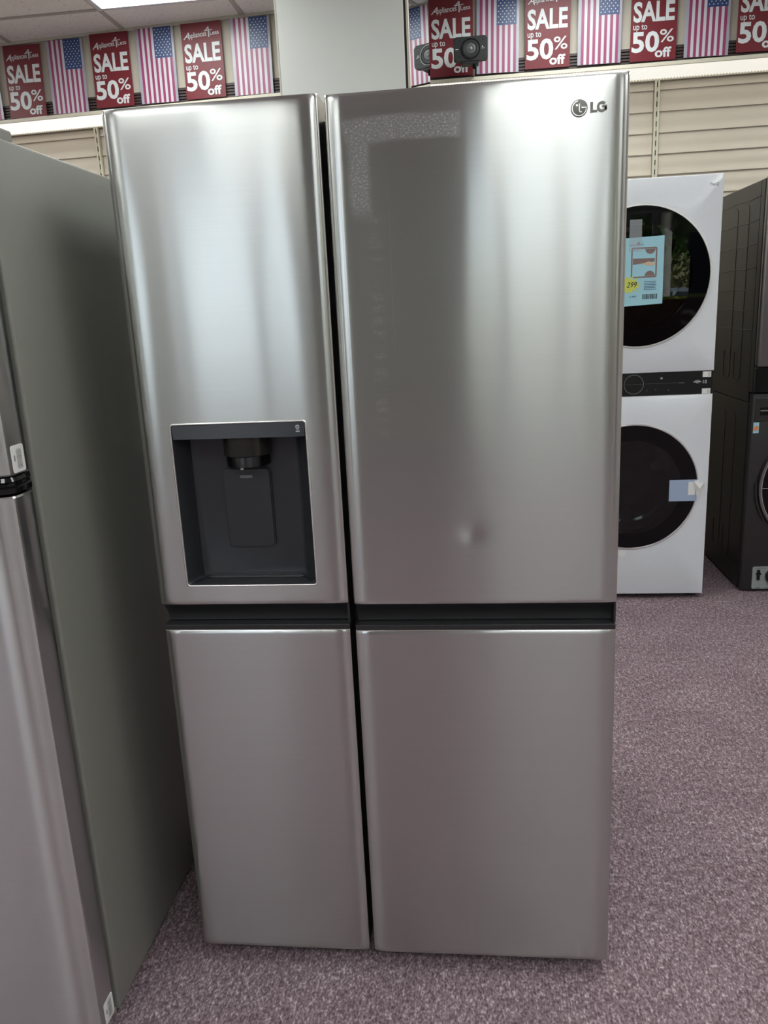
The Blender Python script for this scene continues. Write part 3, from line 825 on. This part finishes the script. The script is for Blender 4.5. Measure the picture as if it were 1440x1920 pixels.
# price sheet taped on the upper glass
def price_sheet():
    yf = 2.3195; o = Vector((1.40, yf, 1.41))
    t = thing('price_sheet', o, 'pale blue price sheet with a yellow starburst taped to the upper round glass door', 'price sign')
    def part(name, b, mat, parent=t, raw=False):
        for v in b.verts: v.co -= o
        return rawobj(name, b, mat, parent) if raw else obj(name, b, mat, parent)
    X0, X1, Z0, Z1 = 1.292, 1.507, 1.410, 1.703
    b = bm_new(); prism(b, [(X0, Z0-.006), (X1, Z0+.002), (X1, Z1), (X0, Z1-.006)], yf, yf+.0006); part('paper', b, M['blue_paper'])
    # appliance picture: grey rounded frame, brown shapes, pointing hand
    y = yf-.0006
    b = bm_new(); px0, px1, pz0, pz1 = 1.366, 1.478, 1.527, 1.657
    ring(b, rrect(px0, px1, pz0, pz1, .008), rrect(px0+.006, px1-.006, pz0+.006, pz1-.006, .005), y, y+.0004); 
    part('picture_frame', b, M['brown'])
    b = bm_new()
    flat(b, [(px0+.008+.0, pz1-.046), (px0+.008, pz1-.073), (px1-.010, pz1-.062), (px1-.010, pz1-.048)], y)
    for cxx, czz, s in ((px1-.030, pz1-.007, -1), (px1-.030, pz0+.007, 1)):
        flat(b, [(cxx+.022*math.cos(a), czz+s*.022*math.sin(a)) for a in [PI*i/12 for i in range(13)]], y)
    part('picture_shapes', b, M['brown'], raw=True)
    b = bm_new()
    flat(b, [(1.408, 1.588), (1.424, 1.590), (1.440, 1.596), (1.470, 1.590), (1.470, 1.578), (1.444, 1.578), (1.426, 1.580), (1.424, 1.584)], y-.0003)
    part('picture_hand', b, M['skin_print'], raw=True)
    b = bm_new(); C0 = (1.352, 1.498)
    P = []
    for i in range(32):
        a = 2*PI*i/32; r_ = (.062, .040)[i % 2]*(1+.12*math.sin(i*2.3)); P.append((C0[0]+r_*math.cos(a)*1.0, C0[1]+r_*.66*math.sin(a)))
    c = b.verts.new((C0[0], y-.0004, C0[1])); R = [b.verts.new((x, y-.0004, z)) for x, z in P]
    for i in range(32): b.faces.new((c, R[i], R[(i+1) % 32]))
    part('starburst', b, M['yellow'], raw=True)
    b = bm_new(); text_bm(b, '299', 1.349, 1.394, 1.487, 1.511, y-.0009, weight=.008, shear=.25); part('price', b, M['ink'], raw=True)
    b = bm_new(); text_bm(b, '2,485', 1.362, 1.392, 1.443, 1.4515, y-.0003, weight=.01)
    part('old_price', b, M['navy'], raw=True); b = bm_new()
    text_bm(b, 'Appliances', 1.354, 1.392, 1.665, 1.671, y-.0003, weight=.01, shear=.2); text_bm(b, 'Less', 1.398, 1.418, 1.667, 1.673, y-.0003, weight=.01, shear=.2)
    text_bm(b, '4', 1.388, 1.401, 1.667, 1.681, y-.0004, weight=.01, shear=.2)
    part('shop_logo', b, M['red_ink'], raw=True); b = bm_new()
    rnd = random.Random(4)
    for k in range(6): flat(b, rect(1.424, 1.424+.05+.012*rnd.random(), 1.5085-.0068*k, 1.5108-.0068*k), y-.0003)
    part('small_print', b, M['navy'], raw=True)
    b = bm_new(); u = 1.419
    while u < 1.481:
        wd = rnd.choice((.0012, .0022, .004)); flat(b, rect(u, u+wd, 1.434, 1.456), y-.0003); u += wd+rnd.choice((.0012, .002))
    part('printed_bars', b, M['ink'], raw=True)
    b = bm_new(); prism(b, rect(1.356, 1.409, 1.640, 1.775), yf-.0016, yf-.0012); part('clear_tape', b, M['clear_tape'])
price_sheet()

def film_tab():
    yf = 2.3185; o = Vector((1.63, yf, .49))
    t = thing('protective_film', o, 'pale blue plastic film stuck over the edge of the lower round door', 'film')
    def part(name, b, mat):
        for v in b.verts: v.co -= o
        return obj(name, b, mat, t)
    b = bm_new(); prism(b, rect(1.571, 1.6985, .4955, .5985), yf, yf+.0006); part('film_sheet', b, M['film'])
    b = bm_new(); prism(b, rect(1.658, 1.690, .525, .588), yf-.0008, yf-.0003); part('paper_label', b, M['white_paper'])
    b = bm_new(); rnd = random.Random(9)
    c = b.verts.new((1.705, yf-.020, .558)); P = [(1.680, .594), (1.700, .5985), (1.709, .584), (1.724, .588), (1.732, .566), (1.716, .540), (1.7, .500), (1.692, .535)]
    R = [b.verts.new((x, yf-.004-.014*rnd.random(), z)) for x, z in P]
    for i in range(len(P)): b.faces.new((c, R[i], R[(i+1) % len(P)]))
    part('crinkled_corner', b, M['crinkle'])
film_tab()

# ------------------------------------------------------------------ dark stacked washer and dryer at the right edge
def side_grooves(b, X, y0, z0, z1, n=2):
    """pressed vertical loops on the cabinet side"""
    for k in range(n):
        ya, yb = y0+.16*k, y0+.16*k+.10
        pts = [(X, ya, z1-.03), (X, ya, z0+.03), (X, ya+.015, z0+.010), (X, ya+.05, z0), (X, yb-.015, z0+.010), (X, yb, z0+.03), (X, yb, z0+.14)]
        tube(b, [(X, yb-.02, z1+.004), (X, ya+.03, z1), (X, ya+.01, z1-.01)]+pts, .0020, 6)

def dark_stack():
    x0, x1 = 1.952, 2.640
    # washer
    o = Vector((2.296, 2.75, 0))
    t = thing('front_load_washer', o, 'black front-load washer under the dark dryer at the right edge', 'washing machine')
    def part(name, b, mat, parent=t, smooth=0):
        for v in b.verts: v.co -= o
        return obj(name, b, mat, parent, smooth)
    b = bm_new(); box(b, x0, x1, 2.455, 3.08, .012, .935, .004); cab = part('cabinet', b, M['graphite'])
    b = bm_new(); side_grooves(b, x0, 2.62, .12, .86); part('side_groove', b, M['seam'], cab)
    b = bm_new()
    for z in (.80, .66, .52): tube(b, [(x0, 2.50, z), (x0, 2.66, z-.002), (x0, 2.85, z+.002), (x0, 3.07, z)], .0014, 6)
    part('side_line', b, M['seam'], cab)  # thin horizontal lines across the washer's side, built as tubes
    yf = 2.415
    b = bm_new(); box(b, x0+.004, x1-.004, yf, 2.46, .006, .985, .010, 3); part('front_panel', b, M['graphite_front'], smooth=40)
    b = bm_new(); box(b, x0+.018, x0+.25, yf-.004, yf+.003, .850, .962, .003); dw = part('detergent_drawer', b, M['graphite_front'])
    b = bm_new(); box(b, x0+.040, x0+.22, yf-.0055, yf-.003, .880, .915, .002, 1); part('drawer_slot', b, M['gloss_black'], dw)
    b = bm_new(); box(b, x0+.040, x0+.22, yf-.012, yf-.004, .898, .904, .002, 1); part('drawer_pull', b, M['cab'], dw)
    b = bm_new(); box(b, x0+.262, x1-.018, yf-.004, yf+.003, .850, .962, .003); part('control_panel', b, M['panel_black'])
    b = bm_new(); prism(b, rect(1.9675, 1.993, .795, .846), yf-.0012, yf+.001); st = part('energy_sticker', b, M['blue_paper'])
    b = bm_new(); flat(b, [(1.9695, .806), (1.991, .808), (1.991, .826), (1.984, .832), (1.972, .824)], yf-.0016)
    for v in b.verts: v.co -= o
    k = simple('orange_print', srgb(222, 140, 92), .5); rawobj('sticker_print', b, k, st)
    cx, cz, r = 2.296, .533, .293
    b = bm_new(); lathe_y(b, [(r+.002, yf+.004), (r+.002, yf-.018), (r-.003, yf-.026), (r-.012, yf-.026), (r-.015, yf-.020)], cx, cz, 96); d = part('door', b, M['steel_dark'], smooth=40)
    b = bm_new(); lathe_y(b, [(r-.014, yf-.020), (r*.75, yf-.026), (r*.3, yf-.030), (.0005, yf-.031)], cx, cz, 96); part('glass', b, M['glass_frame'], d, 40)
    b = bm_new(); tube(b, [(cx+(r-.013)*math.cos(a), yf-.026, cz+(r-.013)*math.sin(a)) for a in [2*PI*i/96 for i in range(96)]], .0032, 6, True); part('chrome_rim', b, M['chrome'], d, 60)
    b = bm_new(); box(b, cx-r+.012, cx+r-.012, yf-.034, yf-.030, cz-.0018, cz+.0018); part('chrome_bar', b, M['edge'], d)
    b = bm_new(); tube(b, [(cx+(r+.008)*math.cos(a), yf-.010, cz+(r+.008)*math.sin(a)) for a in [math.radians(v) for v in range(176, 215, 4)]], .007, 8); part('door_grip', b, M['black_metal'], d, 60)
    # open filter hatch at the bottom
    b = bm_new(); ring(b, rrect(2.008, 2.21, .017, .131, .008), rrect(2.014, 2.204, .030, .126, .006), yf-.006, yf+.004); hatch = part('filter_hatch', b, M['grey_plastic'])
    b = bm_new(); prism(b, rrect(2.012, 2.206, .022, .128, .006), yf-.001, yf+.002); part('hatch_back', b, M['grey_plastic'], hatch)
    b = bm_new(); lathe_y(b, [(.036, yf-.001), (.036, yf-.016), (.030, yf-.020), (.0005, yf-.020)], 2.105, .082, 32); part('filter_cap', b, M['gloss_black'], hatch, 40)
    b = bm_new(); box(b, 2.030, 2.044, yf-.010, yf-.001, .062, .115, .003); box(b, 2.026, 2.048, yf-.012, yf-.001, .090, .10, .002); part('drain_hose', b, M['gloss_black'], hatch)
    b = bm_new(); box(b, 2.026, 2.05, yf-.0065, yf-.0058, .0215, .0235); box(b, 2.07, 2.09, yf-.0065, yf-.0058, .0215, .0235); part('hatch_slot', b, M['gloss_black'], hatch)
    for x, y in ((1.99, 2.50), (2.60, 2.50), (1.99, 3.03), (2.60, 3.03)):
        b = bm_new(); lathe_z(b, [(.022, 0), (.022, .014)], x, y, 14, True, True); part('foot', b, M['gasket'])
    # dryer on top
    o2 = Vector((2.296, 2.75, .936))
    t2 = thing('tumble_dryer', o2, 'dark steel-fronted dryer stacked on the black washer at the right edge', 'dryer')
    def part2(name, b, mat, parent=t2, smooth=0):
        for v in b.verts: v.co -= o2
        return obj(name, b, mat, parent, smooth)
    b = bm_new(); box(b, x0, x1, 2.462, 3.08, .937, 1.925, .004); cab = part2('cabinet', b, M['graphite'])
    b = bm_new(); box(b, x0, x1, 2.4145, 2.4622, .988, 1.925, .003); part2('front_bezel', b, M['graphite'])
    b = bm_new(); side_grooves(b, x0, 2.60, 1.02, 1.84); part2('side_groove', b, M['seam'], cab)
    b = bm_new()
    for i, z in enumerate((1.855, 1.755, 1.652, 1.55, 1.455, 1.36, 1.27)): tube(b, [(x0, 2.46, z+.004), (x0, 2.62, z-.003), (x0, 2.78, z+.003), (x0, 2.93, z-.002), (x0, 3.07, z+.002)], .0026, 6)
    part2('side_line', b, M['seam'], cab)  # wavy horizontal lines on the dryer's side, also tubes
    b = bm_new(); box(b, x0+.002, x1-.002, 2.385, 2.414, .990, 1.105, .004); part2('lower_band', b, M['gloss_black'])
    b = bm_new(); box(b, x0+.001, x1-.001, 2.372, 2.414, 1.106, 1.935, .010, 3); part2('front_panel', b, M['steel_dark'], smooth=40)
    b = bm_new(); lathe_y(b, [(.27, 2.374), (.27, 2.362), (.262, 2.356), (.255, 2.356)], 2.296, 1.53, 96); d = part2('door', b, M['chrome'], smooth=40)
    b = bm_new(); lathe_y(b, [(.256, 2.358), (.15, 2.352), (.0005, 2.350)], 2.296, 1.53, 96); part2('glass', b, M['glass_frame'], d, 40)
dark_stack()

# ------------------------------------------------------------------ posters on the fascia
def sign_meshes():
    W, H = .235, .384
    R = {}
    b = bm_new(); prism(b, rrect(0, W, 0, H, .0015, 2), 0, .0008); R['card'] = to_mesh('card', b, M['sale_red'])
    def tm(name, items, mat):
        b = bm_new()
        for s, x0, x1, z0, z1, kw in items: text_bm(b, s, x0, x1, z0, z1, kw.pop('y', -.0012), **kw)
        me = bpy.data.meshes.new(name); b.to_mesh(me); b.free(); me.materials.append(mat); return me
    R['heading'] = tm('heading', [('SALE', .012, .221, .184, .281, dict(weight=.030))], M['sign_white'])
    R['small_print'] = tm('small_print', [('up to', .013, .084, .140, .175, dict(weight=.012))], M['sign_white'])
    R['figure'] = tm('figure', [('50', .008, .148, .041, .141, dict(weight=.030)), ('%', .150, .222, .085, .146, dict(weight=.006))], M['sign_white'])
    R['off_word'] = tm('off_word', [('off', .128, .212, .014, .062, dict(weight=.030))], M['sign_white'])
    b = bm_new(); rot = math.radians(3.5)
    text_bm(b, 'A', .012, .050, .304, .336, -.0012, weight=.012, shear=.5, rot=rot)
    text_bm(b, 'ppliances', .046, .150, .299, .334, -.0012, weight=.008, rot=rot)
    text_bm(b, 'Less', .170, .222, .314, .336, -.0012, weight=.008, rot=rot)
    # the tall numeral between the two words
    for q in ([(.138, .336), (.160, .358), (.165, .358), (.145, .336)], [(.159, .352), (.165, .358), (.165, .306), (.159, .306)], [(.136, .336), (.136, .340), (.186, .344), (.186, .341)]):
        flat(b, q, -.0013)
    me = bpy.data.meshes.new('shop_logo'); b.to_mesh(me); b.free(); me.materials.append(M['sign_white']); R['shop_logo'] = me
    # flag poster: laminate border, stripes, canton, stars
    W2, H2 = .224, .386
    b = bm_new(); prism(b, rrect(0, W2, 0, H2, .0015, 2), 0, .0008); R['sheet'] = to_mesh('sheet', b, M['laminate'])
    a0, a1 = .017, .209; s = (a1-a0)/13
    b = bm_new()
    for i in range(0, 13, 2): flat(b, rect(a0+s*i, a0+s*(i+1), .001, H2-.001), -.0010)
    me = bpy.data.meshes.new('red_stripes'); b.to_mesh(me); b.free(); me.materials.append(M['flag_red']); R['red_stripes'] = me
    b = bm_new()
    for i in range(1, 13, 2): flat(b, rect(a0+s*i, a0+s*(i+1), .001, H2-.001), -.0010)
    me = bpy.data.meshes.new('white_stripes'); b.to_mesh(me); b.free(); me.materials.append(M['flag_white']); R['white_stripes'] = me
    c0, c1, cz0, cz1 = a0+s*6, a1+.002, .229, .385
    b = bm_new(); flat(b, rect(c0, c1, cz0, cz1), -.0014)
    me = bpy.data.meshes.new('canton'); b.to_mesh(me); b.free(); me.materials.append(M['canton']); R['canton'] = me
    b = bm_new(); dx, dz = (c1-c0)/10, (cz1-cz0)/12
    for row in range(11):
        for k in range(5 if row % 2 == 0 else 4):
            px = c0+dx*(1+2*k+(row % 2)); pz = cz0+dz*(1+row)
            P = []
            for i in range(10):
                rr = (.0044, .0021)[i % 2]; an = PI/2+PI*i/5; P.append((px+rr*math.cos(an), pz+rr*math.sin(an)))
            ct = b.verts.new((px, -.0018, pz)); ring_ = [b.verts.new((x, -.0018, z)) for x, z in P]
            for i in range(10): b.faces.new((ct, ring_[i], ring_[(i+1) % 10]))
    me = bpy.data.meshes.new('stars'); b.to_mesh(me); b.free(); me.materials.append(M['sign_white']); R['stars'] = me
    return R
SM = sign_meshes()
SALE_PARTS = ('card', 'shop_logo', 'heading', 'small_print', 'figure', 'off_word')
FLAG_PARTS = ('sheet', 'red_stripes', 'white_stripes', 'canton', 'stars')

def hang(kind, loc, rz, label, tilt=0.0, lean=0.0):
    sale = kind == 'sale'
    t = thing('sale_sign' if sale else 'flag_poster', loc, label, 'poster', 'red sale signs' if sale else 'flag posters')
    t.rotation_euler = (tilt, lean, rz)
    for p in (SALE_PARTS if sale else FLAG_PARTS): link(p, SM[p], t)
    return t

def on_left(X):
    """x seen on the straight wall line -> point on the angled left wall"""
    tn = math.tan(-TH); tt = (4.774-tn*(.638+.39))/(4.774+tn*(X-.638))
    return (.638+(X-.638)*tt, -1.474+4.774*tt)
off = Vector((math.sin(TH), -math.cos(TH)))*.007
zb_left = 2.647
for X, kind, dz, lean, lab in (
        (-2.215, 'flag', 0, 0, 'striped flag poster cut off by the left edge of the photo'),
        (-1.965, 'sale', 0, .030, 'red sale sign at far left, first complete one'),
        (-1.702, 'flag', 0, .022, 'flag poster between the first and second red sale signs from left'),
        (-1.440, 'sale', .008, .012, 'red sale sign second from left, its foot behind the refrigerator top'),
        (-1.172, 'flag', .006, .015, 'flag poster between the second and third red sale signs from left'),
        (-.908, 'sale', .005, .005, 'red sale sign third from left, nearer the white column'),
        (-.628, 'flag', 0, .010, 'flag poster touching the left edge of the white column')):
    x, y = on_left(X); hang(kind, (x+off.x, y+off.y, zb_left+dz), TH, lab, lean=lean)
for X, kind, dz, lean, tilt, lab in (
        (.462, 'sale', 0, .004, 0, 'red sale sign right of the column, partly hidden by the small black speaker'),
        (.712, 'flag', .0, .018, 0, 'flag poster just right of the small black speaker'),
        (.970, 'sale', .003, .006, .05, 'pale glossy red sale sign, second to the right of the column'),
        (1.245, 'flag', .002, .008, .03, 'wrinkled glossy flag poster above the top right corner of the refrigerator'),
        (1.516, 'sale', -.002, .012, 0, 'red sale sign above the white laundry tower, third right of the column'),
        (1.792, 'flag', -.002, .014, 0, 'flag poster near the right edge between two red sale signs'),
        (2.055, 'sale', .002, .010, 0, 'red sale sign cut off by the right edge of the photo')):
    hang(kind, (X, 3.293, 2.655+dz), 0, lab, tilt=tilt, lean=lean)

# ------------------------------------------------------------------ small speaker on a bracket
def speaker():
    o = Vector((.680, 3.13, 2.639))
    t = thing('satellite_speaker', o, 'small black square speaker on a bracket in front of the red sign beside the column', 'speaker')
    def part(name, b, mat, parent=t, smooth=0):
        for v in b.verts: v.co -= o
        return obj(name, b, mat, parent, smooth)
    x0, x1, z0, z1, yf = .593, .767, 2.672, 2.785, 3.10
    b = bm_new(); prism(b, rrect(x0, x1, z0, z1, .014), yf, yf+.03)
    r2 = rrect(x0+.02, x1-.02, z0+.012, z1-.012, .012)
    prism(b, r2, yf+.03, yf+.085)
    es = [e for e in b.edges if all(abs(v.co.y-yf) < 1e-5 for v in e.verts)]
    bmesh.ops.bevel(b, geom=es, offset=.004, segments=2, affect='EDGES')
    body = part('body', b, M['speaker'], smooth=40)
    cx, cz = .680, 2.7275
    b = bm_new(); lathe_y(b, [(.050, yf), (.049, yf-.004), (.045, yf-.004), (.043, yf+.002)], cx, cz, 48); part('driver_ring', b, M['gloss_black'], body, 40)
    b = bm_new(); lathe_y(b, [(.0435, yf-.0005), (.036, yf-.003), (.029, yf-.0008), (.026, yf-.0005)], cx, cz, 48); part('driver_surround', b, M['speaker'], body, 50)
    b = bm_new(); lathe_y(b, [(.0265, yf-.0012), (.022, yf-.0035), (.010, yf-.0012), (.009, yf-.0012)], cx, cz, 48); part('driver_cone', b, M['cone'], body, 40)
    b = bm_new(); lathe_y(b, [(.010, yf-.0014), (.007, yf-.005), (.003, yf-.0065), (.0003, yf-.0068)], cx, cz, 32); part('driver_dome', b, M['dome'], body, 50)
    for x, z in ((x0+.026, z0+.018), (x1-.026, z0+.018), (x0+.026, z1-.018), (x1-.026, z1-.018)):
        b = bm_new(); lathe_y(b, [(.0048, yf-.0002), (.0042, yf-.0012), (.002, yf-.0004)], x, z, 16, False, True); part('screw', b, M['gloss_black'], body, 40)
    b = bm_new(); flat(b, [(.7425+.0028*math.cos(2*PI*i/14), 2.7335+.0032*math.sin(2*PI*i/14)) for i in range(14)], yf-.0006); flat(b, rect(.735, .754, 2.725, 2.7265), yf-.0006); flat(b, rect(.603, .617, 2.7265, 2.7295), yf-.0006)
    for v in b.verts: v.co -= o
    rawobj('printed_mark', b, M['sign_white'], body)
    b = bm_new(); box(b, .632, .722, yf+.004, yf+.07, 2.660, 2.673, .003); part('foot', b, M['speaker'])
    b = bm_new(); box(b, .690, .703, yf+.03, yf+.05, 2.640, 2.662, .002); box(b, .690, .703, yf+.03, 3.302, 2.6395, 2.649, .002); part('bracket', b, M['gloss_black'])
speaker()

# ------------------------------------------------------------------ outside and window fittings, seen mirrored in steel and glass
b = bm_new(); box(b, -30, 30, -40, YF-.12, -.20, -.15); struct(obj('ground', b, M['asphalt']))

def banner():
    o = Vector((3.5, YF+.02, 1.0))
    t = thing('window_banner', o, 'brown window banner with grey letters, mirrored in the upper round glass door', 'banner')
    b = bm_new(); box(b, 2.35, 4.65, YF+.015, YF+.02, .62, 1.42)
    for v in b.verts: v.co -= o
    obj('cloth', b, M['banner_brown'], t)
    b = bm_new(); box(b, 2.35, 4.65, YF+.014, YF+.022, 1.42, 1.46)
    for v in b.verts: v.co -= o
    obj('yellow_hem', b, M['yellow'], t)
    # seen from inside the print is reversed, as the photo's reflection shows it the right way round
    b = bm_new(); text_bm(b, 'MIC', 3.72, 4.28, 1.02, 1.24, YF+.024, weight=.03, flip=False)
    for v in b.verts: v.co.x = 2*4.0-v.co.x; v.co -= o
    rawobj('letters', b, M['banner_grey'], t)
banner()
b = bm_new(); box(b, 3.77, 4.66, YF+.015, YF+.022, 1.47, 2.35); tag(obj('window_poster', b, M['poster_dark']), 'dark blue poster in the shop window, mirrored in the upper round glass door', 'poster')

def lamp_post(x, y):
    t = thing('lamp_post', (x, y, -.15), 'pale concrete lamp post outside, mirrored in the upper round glass door', 'lamp post')
    b = bm_new(); lathe_z(b, [(.16, 0), (.16, .5), (.10, .55), (.075, 6)], 0, 0, 20, True, True); obj('pole', b, M['concrete'], t, 40)
    b = bm_new(); box(b, -.06, .06, -.9, .1, 6.0, 6.1, .02); obj('lamp_arm', b, M['concrete'], t)
lamp_post(4.47, -10.4)

def tree(x, y, h, r, mat, label, seed):
    rnd = random.Random(seed)
    t = thing('tree', (x, y, -.15), label, 'tree', 'trees across the car park')
    b = bm_new(); lathe_z(b, [(.22, 0), (.15, h*.3), (.09, h*.6), (.03, h*.8)], 0, 0, 10, True, True); obj('trunk', b, M['bark'], t, 60)
    b = bm_new()
    for k in range(9000):
        a, c = rnd.random()*2*PI, rnd.uniform(-1, 1); rr = r*(.55+.45*rnd.random()**.5)*(1+.25*math.sin(a*3+c*4+seed))
        p = Vector((rr*math.cos(a)*math.sqrt(1-c*c), rr*math.sin(a)*math.sqrt(1-c*c), h*.62+rr*.9*c))
        s = rnd.uniform(.14, .30); u = Vector((rnd.gauss(0, 1), rnd.gauss(0, 1), rnd.gauss(0, 1))).normalized(); v = u.orthogonal().normalized()
        b.faces.new([b.verts.new(p+u*s), b.verts.new(p+v*s*.5), b.verts.new(p-u*s), b.verts.new(p-v*s*.5)])
    o = rawobj('foliage', b, mat, t); o['kind'] = 'stuff'
for i, (x, y, h, r) in enumerate(((7.3, -21, 5.6, 2.7), (14.5, -22, 7, 2.8), (-13, -21, 6, 2.4))):
    tree(x, y, h, r, M['leaf'], ('dark green tree across the car park, mirrored in the upper round glass door', 'largest leafy tree, at the far end of the hedge across the car park', 'small green tree across the car park, opposite the left shop window')[i], i)
def hedge():
    rnd = random.Random(3); b = bm_new()
    for k in range(14000):
        p = Vector((rnd.uniform(-2, 16), -16.5+max(-.9, min(.9, rnd.gauss(0, .35))), rnd.uniform(-.1, 2.3)+.25*math.sin(k)))
        s = rnd.uniform(.07, .15); u = Vector((rnd.gauss(0, 1), rnd.gauss(0, 1), rnd.gauss(0, 1))).normalized(); v = u.orthogonal().normalized()
        b.faces.new([b.verts.new(p+u*s), b.verts.new(p+v*s*.5), b.verts.new(p-u*s), b.verts.new(p-v*s*.5)])
    o = rawobj('hedge', b, M['hedge_leaf']); o.location = (0, 0, 0); o['kind'] = 'stuff'
    tag(o, 'dry olive hedge along the car park, seen only in reflections', 'hedge')
hedge()

def car(x, y):
    t = thing('car', (x, y, -.15), 'grey-blue parked car outside, mirrored in the upper round glass door', 'car')
    t.scale = (1, 1, 1.28)
    side = [(-2.1, .35), (2.15, .35), (2.2, .62), (2.05, .82), (1.1, .95), (.55, 1.38), (-.75, 1.42), (-1.6, .98), (-2.1, .92), (-2.2, .65)]
    b = bm_new(); prism(b, side, -.85, .85); bmesh.ops.bevel(b, geom=b.edges[:], offset=.05, segments=2, affect='EDGES'); obj('body', b, M['carpaint'], t, 40)
    for s in (-1, 1):
        b = bm_new(); prism(b, [(-1.2, .98), (.85, .98), (.48, 1.32), (-.68, 1.35)], s*.855, s*.862); obj('side_window', b, M['carglass'], t)
        for wx in (-1.35, 1.35):
            b = bm_new(); lathe_y(b, [(.31, -.1), (.32, -.07), (.32, .07), (.31, .1)], wx, .32, 28, True, True)
            for v in b.verts: v.co.y += s*.78
            obj('wheel', b, M['tyre'], t, 40)
car(5.4, -13.0)
